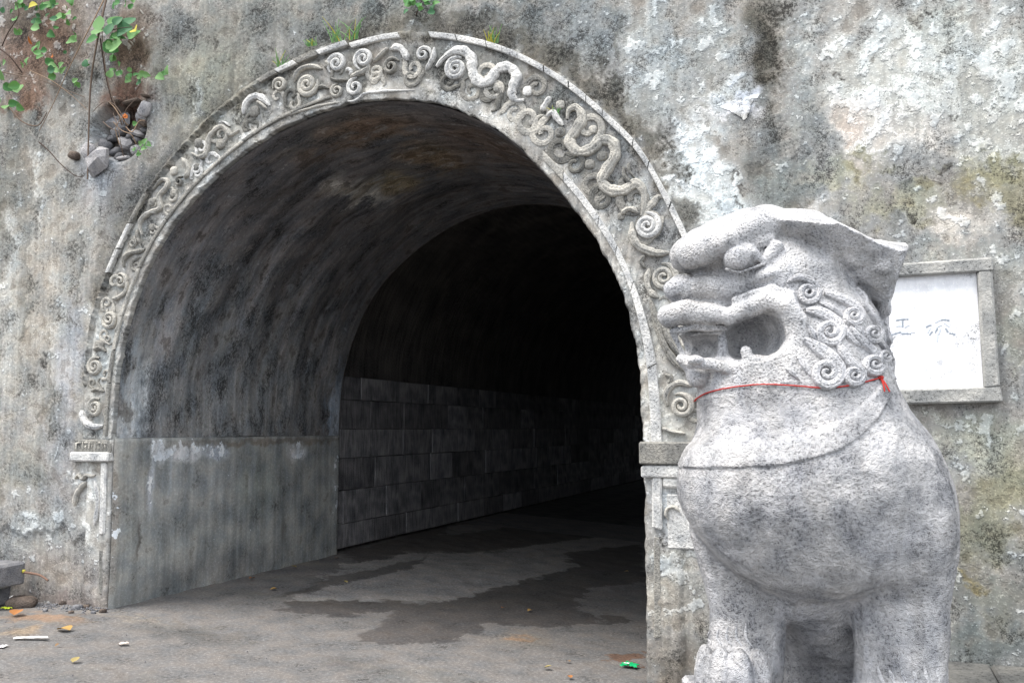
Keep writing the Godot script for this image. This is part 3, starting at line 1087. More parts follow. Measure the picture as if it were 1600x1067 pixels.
	for row in 4:
		for col in 44:
			var t := (col + 0.5 * (row % 2) + fr.randf_range(-0.2, 0.2)) / 44.0
			var k := 0.37 + 0.125 * row + fr.randf_range(-0.03, 0.03)
			var c := band_pt(t, k)
			var wide := band_pt(t, 1.0).distance_to(band_pt(t, 0.0))
			var c3 := Vector3(c.x, c.y, 0.02)
			var free := true
			for u in used:
				if u.distance_to(c3) < 0.062:
					free = false
					break
			if not free or t < 0.02 or t > 0.98:
				continue
			var along := (band_pt(t + 0.01, k) - band_pt(t - 0.01, k)).normalized()
			var r := wide * fr.randf_range(0.09, 0.14)
			var a0 := along.angle() + fr.randf_range(-0.6, 0.6) + (PI if (row + col) % 2 else 0.0)
			var way := 1.0 if fr.randf() < 0.5 else -1.0
			var p := PackedVector3Array()
			var n := PackedVector3Array()
			var w := PackedFloat32Array()
			var tail := fr.randf_range(0.6, 1.2)
			for i in 6:
				p.append(c3 + Vector3(cos(a0), sin(a0), 0) * r + Vector3(-sin(a0), cos(a0), 0) * (-way) * r * tail * (1.0 - i / 6.0) + Vector3(cos(a0), sin(a0), 0) * r * 0.3 * sin(i / 6.0 * PI))
			var turns := fr.randf_range(0.7, 1.4)
			for i in 18:
				var f := i / 17.0
				var a := a0 + way * TAU * turns * f
				p.append(c3 + Vector3(cos(a), sin(a), 0) * r * (1.0 - 0.75 * f))
			for i in p.size():
				n.append(Vector3(0, 0, 1))
				w.append(r * 0.62 * clampf(0.2 + i / 8.0, 0.2, 1.0) * (1.0 - 0.45 * i / p.size()))
			obj("carved_wisp", ribbon(p, n, w, fr.randf_range(0.012, 0.022), 0.4), [M.dirty, M.dirty, M.cream, M.grime][fr.randi() % 4] if t > 0.35 and t < 0.85 else [M.dirty, M.cream, M.cream, M.white][fr.randi() % 4], band)
	# fillets along both edges: plaster strips in lengths, some of them gone
	var rng := RandomNumberGenerator.new()
	rng.seed = 77
	var t := 0.13
	while t < 0.99:
		var e := t + rng.randf_range(0.014, 0.034)
		var gone := (t > 0.255 and t < 0.41) or (t > 0.55 and t < 0.585) or (t < 0.25 and rng.randf() < 0.3)
		if not gone:
			fillet(t, e - rng.randf_range(0.0004, 0.0016), 0.965 if t > 0.5 else 1.03, 0.055 if t > 0.3 else 0.04, M.white if rng.randf() < 0.75 else M.dirty, band)
		t = e
	t = 0.005
	while t < 0.995:
		var e := t + rng.randf_range(0.03, 0.07)
		var gone2 := (t > 0.44 and t < 0.66) and rng.randf() < 0.5
		if not gone2:
			fillet(t, e - 0.001, 0.2 if t < 0.62 else 0.16, 0.035 if t < 0.66 else 0.075, M.white if t > 0.66 and rng.randf() < 0.7 else M.dirty if rng.randf() < 0.5 else M.cream, band)
		t = e

func fillet(t0: float, t1: float, k: float, wid: float, m: Material, band: Node) -> void:
	var v := PackedVector3Array()
	for i in 7:
		var t := lerpf(t0, t1, i / 6.0)
		var p := band_pt(t, k)
		var s := (band_pt(t, 1.0) - band_pt(t, 0.0)).normalized() * wid * 0.5
		for q in [[-1.0, 0.005], [-1.0, 0.042], [-0.85, 0.05], [0.85, 0.05], [1.0, 0.042], [1.0, 0.005]]:
			v.append(Vector3(p.x + s.x * q[0], p.y + s.y * q[0], q[1]))
	obj("fillet_strip", sheet(v, 6, 7, PackedVector2Array(), PackedByteArray(), true), m, band)

func pier(s: int) -> void:
	var no := FastNoiseLite.new()
	no.seed = 31 + s
	no.frequency = 2.6
	no.fractal_octaves = 4
	var v := PackedVector3Array()
	var uv := PackedVector2Array()
	for j in 91:
		var y := SPRING + 0.03 - 1.95 * j / 90.0
		var e := no.get_noise_1d(y * 2.0) * 0.014
		for q in [[0.03, -0.14], [0.0, -0.012], [0.025, 0.018], [0.1, 0.02], [0.2, 0.02], [0.26, 0.02], [0.3, -0.05]]:
			var x := HALF + float(q[0]) + (e if q[0] < 0.05 else e * 0.4)
			var p := Vector3(s * x, y, float(q[1]) + no.get_noise_2d(q[0] * 8.0, y * 3.0) * 0.014)
			v.append(p)
			uv.append(wall_uv(p.x, p.y))
	var pi := obj("pilaster", sheet(v, 7, 91, uv, PackedByteArray(), s > 0), M.wall, city_wall)
	var rng := RandomNumberGenerator.new()
	rng.seed = 40 + s
	var cap := func(x0: float, x1: float, y0: float, y1: float, z: float, m: Material, called: String) -> void:
		var o := obj(called, worn_box(Vector3(absf(x1 - x0), absf(y1 - y0), z), 0.012, 0.006, rng), m, pi)
		o.position = Vector3((x0 + x1) / 2, (y0 + y1) / 2, z / 2 - 0.01)
	if s < 0:
		cap.call(-2.75, -2.36, 1.335, 1.44, 0.05, M.dirty, "capital")
		cap.call(-2.77, -2.34, 1.25, 1.33, 0.085, M.white, "capital_ledge")
		var x := -2.72
		for i in 5:                                    # fret on the capital
			cap.call(x, x + 0.012, 1.35, 1.425, 0.06, M.cream, "fret_bar")
			cap.call(x + 0.014, x + 0.05, 1.412, 1.425, 0.06, M.cream, "fret_bar")
			cap.call(x + 0.03, x + 0.042, 1.36, 1.40, 0.06, M.cream, "fret_bar")
			x += 0.07
		cap.call(-2.44, -2.385, 0.62, 1.245, 0.055, M.white, "border_strip")
		cap.call(-2.44, -2.40, 0.12, 0.5, 0.04, M.dirty, "border_strip")
		stroke([[120, 748], [126, 742], [132, 748], [138, 742], [146, 744], [152, 742]], 5, M.cream, pi, 0.03, 0.0, "carved_panel_edge")
		stroke([[118, 790], [122, 772], [130, 760], [138, 752]], 7, M.cream, pi, 0.03, 0.2, "carved_panel_edge")
		stroke([[150, 750], [156, 775], [154, 800], [150, 820]], 8, M.white, pi, 0.025, 0.2, "carved_panel_edge")
	else:
		cap.call(2.325, 2.95, 1.3, 1.452, 0.085, M.dirty, "capital")
		cap.call(2.335, 2.93, 1.205, 1.292, 0.07, M.white, "capital_ledge")
		cap.call(2.40, 2.475, 0.85, 1.204, 0.06, M.white, "border_strip")
		cap.call(2.476, 2.93, 1.13, 1.204, 0.055, M.white, "border_strip")
		cap.call(2.50, 2.9, 0.72, 1.1, 0.032, M.white, "recessed_panel")
		cap.call(2.40, 2.46, 0.1, 0.8, 0.035, M.dirty, "border_strip")
		stroke([[1046, 812], [1042, 802], [1046, 793], [1056, 792], [1064, 800]], 6, M.cream, pi, 0.03, 0.0, "carved_panel_edge")

# a flake of plaster that has come a little away from the wall
func flake(px: Array) -> void:
	var st := SurfaceTool.new()
	st.begin(Mesh.PRIMITIVE_TRIANGLES)
	var mid := Vector3.ZERO
	var p := PackedVector3Array()
	var rr := RandomNumberGenerator.new()
	rr.seed = 5
	for k in px.size():
		var a: Array = px[k]
		var b: Array = px[(k + 1) % px.size()]
		for i in 5:
			p.append(on_wall(lerpf(a[0], b[0], i / 5.0) + rr.randf_range(-1.8, 1.8), lerpf(a[1], b[1], i / 5.0) + rr.randf_range(-1.8, 1.8)))
	for q in p:
		mid += q / p.size()
	for i in p.size():
		var a := p[i]
		var b := p[(i + 1) % p.size()]
		var za := Vector3(0, 0, 0.012)
		a += Vector3(0, 0, clampf((mid.y - a.y) * 0.08, -0.008, 0.008))
		b += Vector3(0, 0, clampf((mid.y - b.y) * 0.08, -0.008, 0.008))
		for t in [[mid + za, a + za, b + za], [a + za, a - za, b - za], [a + za, b - za, b + za]]:
			var n: Vector3 = (t[1] - t[0]).cross(t[2] - t[0]).normalized()
			if t[0] == mid + za and n.z < 0.0:
				t = [t[0], t[2], t[1]]
			for v in [t[0], t[2], t[1]]:
				st.set_uv(wall_uv(v.x, v.y))
				st.add_vertex(v)
	st.set_smooth_group(-1)
	st.generate_normals()
	obj("plaster_flake", st.commit(), M.wall, city_wall)

func rubble() -> void:
	var patch := Node3D.new()
	patch.name = "broken_patch"
	city_wall.add_child(patch)
	var k := 0
	var prng := RandomNumberGenerator.new()
	prng.seed = 55
	for q in [[168, 183, 30, 24, 0], [208, 178, 20, 26, 0], [228, 172, 17, 26, 0], [172, 198, 22, 12, 1], [150, 222, 22, 18, 1], [162, 232, 20, 12, 1], [180, 220, 20, 16, 0], [196, 228, 18, 16, 0], [160, 210, 18, 10, 1], [200, 203, 18, 10, 0], [187, 207, 14, 9, 1], [140, 236, 18, 26, 0], [155, 252, 28, 26, 0], [118, 244, 14, 14, 2], [185, 245, 20, 7, 0], [212, 198, 12, 8, 1], [198, 212, 12, 9, 1], [172, 240, 14, 10, 1], [218, 190, 14, 8, 2], [175, 160, 16, 8, 2], [228, 150, 12, 6, 2], [205, 158, 22, 7, 2]]:
		var p := on_wall(q[0], q[1])
		var sx := absf(on_wall(q[0] + q[2] * 0.5, q[1]).x - on_wall(q[0] - q[2] * 0.5, q[1]).x)
		var sy := absf(on_wall(q[0], q[1] - q[3] * 0.5).y - on_wall(q[0], q[1] + q[3] * 0.5).y)
		var o := obj("stone", worn_box(Vector3(sx * 1.05, sy * 1.05, 0.12), minf(sx, sy) * 0.28, minf(sx, sy) * 0.24, prng) if k % 3 == 0 else rock(Vector3(sx, sy, 0.1), 300 + k, 0.5, 7), [M.rock_pale, M.rock_grey, M.soil][q[4]], patch)
		o.position = p + Vector3(0, 0, -cavity(p.x, p.y) + 0.02)
		o.rotation.z = sin(k * 2.7) * 0.5
		k += 1

# ---------------------------------------------------------------- portal and tunnel
func build_portal() -> void:
	var no := FastNoiseLite.new()
	no.seed = 51
	no.frequency = 1.2
	no.fractal_octaves = 4
	var v := PackedVector3Array()
	var uv := PackedVector2Array()
	const D := 97
	for i in inner.size():
		for k in D:
			var f := float(k) / (D - 1)
			var q := inner[i]
			var r := (Vector2(0, SPRING + 0.6) - q).normalized() * (no.get_noise_3d(q.x, q.y, f * DEEP) * 0.05 + 0.0) * minf(1.0, k / 6.0) * minf(1.0, (D - 1 - k) / 5.0)
			v.append(Vector3(q.x + r.x, q.y + r.y, -0.02 - f * (DEEP - 0.02)))
			uv.append(Vector2(float(i) / (inner.size() - 1), f))
	var vault := obj("portal_vault", sheet(v, D, inner.size(), uv), M.vault, city_wall)
	# back face of the portal ring
	v = PackedVector3Array()
	for i in inner.size():
		for k in 3:
			var q := (inner[i] - Vector2(0, SPRING)) * (0.998 + 0.12 * k) + Vector2(0, SPRING + 0.4 * k)
			v.append(Vector3(q.x, q.y, -DEEP - 0.004))
	obj("portal_back", sheet(v, 3, inner.size()), M.soot, city_wall)
	for s in [-1, 1]:
		v = PackedVector3Array()
		uv = PackedVector2Array()
		for j in 65:
			for k in 129:
				var f := float(k) / 128
				var y := SPRING - 1.9 * (j - 1) / 63.0
				var x := HALF - 0.03 + no.get_noise_3d(1.0, y * 1.3, f * DEEP * 1.3) * 0.012
				var z := 0.005 - f * (DEEP + 0.005)
				if k == 128:
					x += 0.02 + maxf(0.0, no.get_noise_1d(y * 6.0)) * 0.06
					z += no.get_noise_1d(y * 9.0) * 0.05
				if k == 0:
					x += 0.02
				if s > 0:
					x += 0.06
				if j == 0:
					y = SPRING + 0.004
					x = HALF + 0.06
				v.append(Vector3(s * x, y, z))
				uv.append(Vector2(f, (1.6 - y) / 1.8))
		obj("plinth", sheet(v, 129, 65, uv, PackedByteArray(), s < 0), M.plinth, city_wall)
		v = PackedVector3Array()
		for j in 2:
			for k in 2:
				v.append(Vector3(s * (HALF - 0.01 + 0.3 * k), SPRING - j * 2.0, -DEEP))
		obj("plinth_end", sheet(v, 2, 2), M.concrete, city_wall)

func build_tunnel() -> void:
	const X := 2.43
	var ys := []
	for py in [856, 818, 766, 716, 670, 624, 587]:
		ys.append(on_side(535, py, -X).y)
	var top: float = ys[6]
	var rng := RandomNumberGenerator.new()
	rng.seed = 61
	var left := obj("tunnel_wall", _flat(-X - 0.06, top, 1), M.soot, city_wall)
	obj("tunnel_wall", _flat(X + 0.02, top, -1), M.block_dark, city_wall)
	var shapes := {}
	for c in 6:
		var z := -DEEP + 0.3 - rng.randf() * 0.6
		var h: float = ys[c + 1] - ys[c]
		while z > -24.0:
			var l := snappedf(rng.randf_range(0.55, 1.25) * (1.0 if c < 3 else 1.15), 0.1)
			var key := "%d/%.1f" % [c, l]
			if not shapes.has(key):
				shapes[key] = worn_box(Vector3(0.16, h - 0.006, l - 0.006), 0.005, 0.003, rng)
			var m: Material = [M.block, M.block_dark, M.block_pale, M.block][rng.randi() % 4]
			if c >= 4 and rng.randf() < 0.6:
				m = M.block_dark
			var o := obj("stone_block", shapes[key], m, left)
			o.position = Vector3(-X - 0.07 + rng.randf_range(-0.008, 0.008), (ys[c] + ys[c + 1]) / 2, z - l / 2)
			z -= l
	# vault of the inner tunnel
	var v := PackedVector3Array()
	var no := FastNoiseLite.new()
	no.seed = 5
	for i in 61:
		var a := PI * i / 60.0
		for k in 73:
			var z := -DEEP + 0.01 - 34.0 * k / 72.0
			var r := 1.0 + no.get_noise_3d(cos(a) * 60.0, sin(a) * 60.0, z * 20.0) * 0.03
			v.append(Vector3(-cos(a) * (X + 0.015) * r, top + sin(a) * 2.55 * r, z) if i > 0 and i < 60 else Vector3(-cos(a) * (X + 0.05), top - 0.2, z))
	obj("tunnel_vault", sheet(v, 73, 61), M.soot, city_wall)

func _flat(x: float, top: float, s: int) -> ArrayMesh:
	var v := PackedVector3Array()
	for j in 2:
		for k in 2:
			v.append(Vector3(x, top if j == 0 else -0.5, -DEEP - k * 34.0))
	return sheet(v, 2, 2, PackedVector2Array(), PackedByteArray(), s > 0)

# ---------------------------------------------------------------- plaque
func build_plaque() -> void:
	var c := Vector3(3.96, 2.15, 0)
	var t := thing("stone_plaque", "white marble plaque with two faded characters in a grey concrete frame", "plaque", Vector3(c.x, c.y, 0.0))
	t.rotation.z = 0.02
	var rng := RandomNumberGenerator.new()
	rng.seed = 19
	var bar := func(x0: float, x1: float, y0: float, y1: float) -> void:
		var o := obj("frame_bar", worn_box(Vector3(x1 - x0, y1 - y0, 0.1), 0.01, 0.004, rng), M.concrete, t)
		o.position = Vector3((x0 + x1) / 2, (y0 + y1) / 2, 0.03)
	bar.call(-0.66, 0.66, 0.385, 0.47)
	bar.call(-0.66, 0.66, -0.45, -0.355)
	bar.call(0.565, 0.655, -0.355, 0.385)
	bar.call(-0.655, -0.565, -0.355, 0.385)
	var panel := obj("marble_panel", worn_box(Vector3(1.14, 0.75, 0.05), 0.004, 0.001, rng), M.marble, t)
	panel.position = Vector3(0, 0.012, 0.0)
	var pl := []
	for q in [[0.7, 0.78, 0.02, 0.2, 188, 0.55], [0.79, 0.76, 0.03, 0.05, 150, 0.45], [0.83, 0.86, 0.025, 0.04, 150, 0.45], [0.87, 0.62, 0.012, 0.2, 196, 0.5], [0.95, 0.6, 0.08, 0.05, 208, 0.5], [0.3, 0.7, 0.03, 0.25, 190, 0.5], [0.8, 0.1, 0.3, 0.06, 224, 0.6], [0.72, 0.97, 0.2, 0.05, 206, 0.6], [0.5, 0.5, 0.2, 0.2, 228, 0.5], [0.2, 0.3, 0.15, 0.2, 226, 0.5]]:
		pl.append([q[0], q[1], q[2], q[3], c8(q[4], q[4] + 2, q[4] + 6), q[5]])
	var tp := make_texture({"w": 512, "h": 340, "div": 4, "base": c8(236, 237, 240), "blobs": pl, "speck": 0.03, "peel": 0.0, "seed": 131, "scale": 460.0, "streak_freq": 20.0,
		"sx": 1, "sy": 10, "warp": 8.0, "c1": 0.03, "c2": 0.02, "c3": 0.03, "coat": c8(250, 250, 250), "coat_mix": 0.2, "sub": 0.96})
	var fv := PackedVector3Array([Vector3(-0.563, 0.384, 0.028), Vector3(0.563, 0.384, 0.028), Vector3(-0.563, -0.354, 0.028), Vector3(0.563, -0.354, 0.028)])
	obj("polished_face", sheet(fv, 2, 2, PackedVector2Array([Vector2(0, 0), Vector2(1, 0), Vector2(0, 1), Vector2(1, 1)]), PackedByteArray(), true), tex_mat(tp, 0.05, 0.5), t)
	# the characters, cut strokes with the paint nearly gone; px in the photograph
	var ink := mat(c8(150, 158, 168), 0.9)
	var ink2 := mat(c8(202, 208, 216), 0.9)
	for ch in [[[[[1400, 501], [1420, 499]], [[1401, 510], [1412, 510]], [[1411, 501], [1411, 512]], [[1414, 512], [1422, 508]], [[1391, 525], [1409, 519]], [[1424, 520], [1431, 520]], [[1409, 522], [1424, 522]]]],
			[[[[1447, 512], [1456, 508]], [[1450, 520], [1455, 513]], [[1453, 524], [1458, 518]], [[1461, 505], [1473, 499]], [[1471, 500], [1484, 501]], [[1464, 512], [1473, 508]], [[1466, 513], [1462, 520]], [[1476, 505], [1484, 511]], [[1478, 513], [1482, 520]], [[1470, 514], [1468, 522]], [[1484, 521], [1493, 523]], [[1466, 522], [1465, 535]]]]]:
		var cn := Node3D.new()
		cn.name = "carved_character"
		t.add_child(cn, true)
		var k := 0
		for s in ch[0]:
			var p := PackedVector3Array()
			var n := PackedVector3Array()
			var w := PackedFloat32Array()
			for i in 7:
				var q := t.transform.affine_inverse() * on_wall(lerpf(s[0][0], s[1][0], i / 6.0), lerpf(s[0][1], s[1][1], i / 6.0), 0.02)
				p.append(Vector3(q.x, q.y + sin(i / 6.0 * PI) * 0.003, 0.029))
				n.append(Vector3(0, 0, 1))
				w.append(0.004 + 0.011 * absf(sin(i * 1.3 + k)))
			obj("brush_stroke", ribbon(p, n, w, 0.0015, 0.0, 0.002), ink if k % 2 == 0 else ink2, cn)
			k += 1

# ---------------------------------------------------------------- lion: one field of rounded shapes, meshed as a single surface
var pk := PackedInt32Array()          # kind: 0 tapered capsule, 1 ellipsoid, 2 swept-back crest
var pop := PackedInt32Array()         # 0 add, 1 cut
var pa := PackedVector3Array()
var pb := PackedVector3Array()
var pr := PackedFloat32Array()
var pr2 := PackedFloat32Array()
var ps := PackedFloat32Array()
var pc := PackedVector3Array()        # bounding sphere
var pbr := PackedFloat32Array()
var pm: Array[Basis] = []
var crest_o: Vector3
var skin := FastNoiseLite.new()
var belt_low := PackedVector2Array()

func _prim(kind: int, op: int, a: Vector3, b: Vector3, r: float, r2: float, k: float, m: Basis, c: Vector3, br: float) -> void:
	pk.append(kind)
	pop.append(op)
	pa.append(a)
	pb.append(b)
	pr.append(r)
	pr2.append(r2)
	ps.append(k)
	pm.append(m)
	pc.append(c)
	pbr.append(br)

func cap(x1: float, y1: float, z1: float, r1: float, x2: float, y2: float, z2: float, r2: float, k := 0.04, op := 0) -> void:
	var a := lp(x1, y1, z1)
	var b := lp(x2, y2, z2)
	var ra := rpx(r1, z1)
	var rb := rpx(r2, z2)
	_prim(0, op, a, b, ra, rb, k, Basis(), (a + b) * 0.5, (a - b).length() * 0.5 + maxf(ra, rb))
	if op == 0 and x1 + x2 > 2260.0 and y1 < 600.0 and y2 < 600.0 and z1 + z2 > 0.16:       # the head has two sides
		a -= lion_basis.z * 2.0 * z1
		b -= lion_basis.z * 2.0 * z2
		_prim(0, op, a, b, ra, rb, k, Basis(), (a + b) * 0.5, (a - b).length() * 0.5 + maxf(ra, rb))

# centre in the photograph's pixels, depth in metres towards the eye; radii px, px, metres; rot = turn in the picture plane, yaw = turn about the upright
func ell(x: float, y: float, z: float, rx: float, ry: float, rz: float, rot := 0.0, k := 0.04, op := 0, yaw := 0.0) -> void:
	var c := lp(x, y, z)
	var m := lion_basis * Basis(Vector3.UP, deg_to_rad(yaw)) * Basis(Vector3(0, 0, 1), deg_to_rad(rot))
	var r := Vector3(rpx(rx, z), rpx(ry, z), rz)
	_prim(1, op, c, r, 0, 0, k, m.transposed(), c, maxf(r.x, maxf(r.y, r.z)))
	if op == 0 and x > 1130.0 and y < 600.0 and z > 0.08:
		c -= lion_basis.z * 2.0 * z
		_prim(1, op, c, r, 0, 0, k, m.transposed(), c, maxf(r.x, maxf(r.y, r.z)))

func roll(pts: Array, r: float, k := 0.02) -> void:
	for i in pts.size() - 1:
		var p: Array = pts[i]
		var q: Array = pts[i + 1]
		cap(p[0], p[1], p[2], r * p[3], q[0], q[1], q[2], r * q[3], k)

func lion_shapes() -> void:
	# hind part, far side first
	cap(1290, 760, -0.05, 150, 1320, 930, -0.62, 140, 0.1)
	ell(1270, 1085, -0.62, 150, 95, 0.3, 0, 0.08)
	ell(1310, 1010, -0.75, 140, 120, 0.36, 0, 0.08)
	# trunk
	ell(1230, 764, 0.08, 168, 126, 0.47, -3, 0.08)
	ell(1256, 835, 0.05, 150, 94, 0.42, -8, 0.06)
	cap(1238, 600, 0.0, 141, 1268, 740, 0.02, 178, 0.09)
	ell(1386, 800, 0.06, 98, 150, 0.36, 4, 0.07)
	cap(1250, 880, -0.12, 90, 1290, 905, -0.25, 80, 0.08)
	# forelegs
	cap(1408, 860, 0.1, 78, 1408, 975, 0.12, 67, 0.05)
	cap(1408, 975, 0.12, 67, 1408, 1120, 0.14, 67, 0.03)
	ell(1400, 1122, 0.26, 84, 50, 0.3, 0, 0.04)
	cap(1152, 830, -0.14, 72, 1170, 935, -0.15, 58, 0.035)
	cap(1170, 935, -0.14, 58, 1163, 1100, -0.14, 55, 0.03)
	ell(1150, 1062, -0.08, 58, 62, 0.2, 0, 0.03)
	for q in [[1103, 1052, 0.0, 17], [1127, 1056, 0.08, 19], [1157, 1060, 0.12, 21], [1188, 1062, 0.08, 19]]:
		ell(q[0], q[1] + 4, q[2], q[3], 48, 0.07, 0, 0.02)
	for q in [[1362, 1120, 0.45], [1395, 1124, 0.5], [1430, 1126, 0.48]]:
		ell(q[0], q[1], q[2], 20, 44, 0.08, 0, 0.01)
	# neck and skull
	cap(1238, 520, -0.02, 118, 1240, 620, 0.0, 146, 0.06)
	ell(1215, 450, 0.0, 118, 86, 0.29, 0, 0.05)
	ell(1296, 520, 0.0, 74, 74, 0.28, 8, 0.05)
	ell(1250, 545, 0.0, 110, 70, 0.33, 0, 0.05)
	# crest, swept back
	crest_o = lp(1310, 400, 0)
	_prim(2, 0, crest_o, Vector3.ZERO, 0, 0, 0.015, Basis(), crest_o, 0.5)
	# brow: one heavy roll across the forehead, and the two humps behind it
	ell(1128, 388, 0.0, 83, 41, 0.25, 10, 0.03)
	ell(1160, 372, 0.0, 80, 42, 0.26, 16, 0.03)
	cap(1080, 398, 0.16, 24, 1136, 378, 0.27, 20, 0.03)
	ell(1200, 368, 0.0, 44, 46, 0.16, 0, 0.04)
	ell(1250, 372, 0.0, 48, 44, 0.16, 0, 0.04)
	ell(1180, 362, 0.15, 36, 22, 0.1, 20, 0.02)
	# eye socket, eyeball and lids
	cap(1130, 431, 0.24, 8, 1205, 424, 0.29, 6, 0.01, 1)
	ell(1158, 403, 0.2, 30, 25, 0.09, -8, 0.008)
	cap(1170, 395, 0.262, 14, 1198, 409, 0.262, 4, 0.006)
	ell(1151, 402, 0.255, 20.5, 20, 0.085, 0, 0.001)
	cap(1136, 420, 0.27, 2.5, 1156, 426, 0.29, 3, 0.003)
	cap(1156, 426, 0.29, 3, 1194, 412, 0.27, 2.5, 0.003)
	cap(1200, 402, 0.25, 10, 1214, 385, 0.24, 11, 0.006)
	cap(1188, 378, 0.22, 12, 1202, 372, 0.22, 10, 0.012)
	# muzzle and nose
	ell(1140, 456, 0.0, 92, 34, 0.19, 4, 0.03)
	ell(1196, 433, 0.2, 36, 15, 0.1, 18, 0.012)
	cap(1090, 448, 0.12, 16, 1170, 448, 0.2, 18, 0.02)
	ell(1066, 452, 0.0, 27, 22, 0.14, 0, 0.015)
	ell(1061, 452, 0.1, 24, 19, 0.06, 0, 0.01)
	ell(1058, 466, 0.16, 13, 8, 0.06, 20, 0.006, 1)
	cap(1042, 474, 0.08, 5, 1070, 476, 0.18, 5, 0.008, 1)
	cap(1085, 470, 0.2, 5, 1160, 478, 0.27, 6, 0.012, 1)
	# jaws
	ell(1140, 545, 0.0, 84, 62, 0.2, 0, 0.03)
	ell(1100, 490, 0.0, 58, 22, 0.18, 0, 0.02)
	cap(1095, 585, 0.02, 20, 1190, 585, 0.05, 26, 0.03)
	ell(1092, 588, 0.06, 18, 18, 0.09, 0, 0.015)
	# the mouth: a deep hollow in front and a rounder, shallower one behind
	ell(1098, 541, 0.16, 44, 20, 0.2, 2, 0.006, 1)
	ell(1060, 543, 0.0, 24, 18, 0.2, 0, 0.006, 1)
	ell(1182, 525, 0.32, 51, 41, 0.3, 10, 0.006, 1)
	ell(1136, 536, 0.28, 34, 24, 0.18, 10, 0.008, 1)
	# lips: a thick roll that runs back, turns round the corner and returns along the lower jaw
	roll([[1045, 494, 0.1, 1.1], [1075, 487, 0.16, 1.15], [1110, 490, 0.2, 1.0], [1140, 494, 0.24, 0.85], [1168, 482, 0.27, 0.95], [1200, 470, 0.3, 1.05], [1228, 477, 0.31, 1.1], [1245, 503, 0.32, 1.1], [1246, 534, 0.32, 1.1], [1230, 560, 0.31, 1.1], [1204, 573, 0.3, 1.0], [1182, 567, 0.28, 0.8], [1168, 574, 0.26, 0.8], [1140, 575, 0.23, 0.7], [1110, 568, 0.2, 0.6], [1080, 567, 0.17, 0.55], [1064, 561, 0.13, 0.5]], 16.5, 0.007)
	roll([[1150, 470, 0.25, 1.0], [1176, 459, 0.28, 1.0], [1206, 452, 0.3, 1.0], [1236, 462, 0.3, 1.0], [1258, 492, 0.29, 1.0]], 7.0, 0.015)
	cap(1160, 585, 0.22, 12, 1176, 578, 0.24, 10, 0.012)
	cap(1052, 518, 0.1, 5, 1090, 511, 0.17, 6, 0.004)
	cap(1090, 511, 0.17, 6, 1132, 512, 0.19, 6, 0.004)
	cap(1052, 520, 0.1, 4, 1068, 556, 0.11, 4, 0.006)
	ell(1088, 563, 0.2, 14, 8, 0.04, 0, 0.004)
	cap(1128, 520, 0.14, 7, 1130, 560, 0.15, 9, 0.006)
	cap(1166, 550, 0.27, 9, 1172, 566, 0.28, 9, 0.008)
	skin.seed = 4
	skin.frequency = 9.0
	skin.fractal_octaves = 3
	for q in [[1040, 752], [1060, 742], [1085, 733], [1140, 730], [1200, 725], [1250, 714], [1290, 702], [1330, 678], [1360, 654], [1392, 620]]:
		var p := lp(q[0], q[1], 0.35)
		belt_low.append(Vector2(p.dot(lion_basis.x), p.y))

func crest(q: Vector3) -> float:
	var l := Vector3(q.dot(lion_basis.x), q.y, q.dot(lion_basis.z)) * (F / ZC)
	var x := l.x
	var y := -l.y
	var z := absf(l.z)
	var ridge := -72.0
	if x > -45.0:
		ridge = lerpf(-74.0, -58.0, smoothstep(-45.0, -8.0, x)) if x < -8.0 else lerpf(-58.0, -22.0, clampf((x + 8.0) / 110.0, 0.0, 1.0)) + 9.0 * sin(clampf((x + 8.0) / 110.0, 0.0, 1.0) * PI)
	var roof := ridge + 0.36 * z - y
	var t := clampf((y + 24.0) / 106.0, -0.2, 1.0)
	var xc := 58.0 * t
	var rx := 104.0 * (1.0 - t) + 7.0
	var rz := 84.0 * (1.0 - t) + 52.0
	var u := Vector2((x - xc) / rx, z / rz).length()
	var cone := (u - 1.0) * minf(rx, rz) * 0.72
	var h := clampf(0.5 + 0.5 * (roof - cone) / 5.0, 0.0, 1.0)
	return (lerpf(cone, roof, h) + 5.0 * h * (1.0 - h)) * (ZC / F)

func shape_at(p: Vector3, act: PackedInt32Array) -> float:
	var d := 1e3
	for i in act:
		var e := 0.0
		var kind := pk[i]
		if kind == 0:
			var a := pa[i]
			var ab := pb[i] - a
			var h := clampf((p - a).dot(ab) / ab.length_squared(), 0.0, 1.0)
			e = (p - a - ab * h).length() - lerpf(pr[i], pr2[i], h)
		elif kind == 1:
			var l := pm[i] * (p - pa[i])
			var r := pb[i]
			var k0 := (l / r).length()
			var k1 := (l / (r * r)).length()
			e = k0 * (k0 - 1.0) / maxf(k1, 1e-4) if k0 > 0.05 else -minf(r.x, minf(r.y, r.z))
		else:
			e = crest(p - crest_o)
		var k := ps[i]
		if pop[i] == 0:
			var h := clampf(0.5 + 0.5 * (d - e) / k, 0.0, 1.0)
			d = lerpf(d, e, h) - k * h * (1.0 - h)
		else:
			var h := clampf(0.5 - 0.5 * (d + e) / k, 0.0, 1.0)
			d = lerpf(d, -e, h) + k * h * (1.0 - h)
	if absf(d) < 0.06:
		d += skin.get_noise_3dv(p) * 0.007
		# the raised strap of the harness
		var x := p.dot(lion_basis.x)
		if x > belt_low[0].x and x < belt_low[9].x:
			for i in 9:
				if x <= belt_low[i + 1].x:
					var yl := lerpf(belt_low[i].y, belt_low[i + 1].y, (x - belt_low[i].x) / (belt_low[i + 1].x - belt_low[i].x))
					var w := 0.105
					if p.y > yl - 0.004 and p.y < yl + w + 0.004:
						d -= 0.011 * smoothstep(-0.004, 0.004, p.y - yl) * smoothstep(w + 0.004, w - 0.02, p.y - yl)
					break
	return d

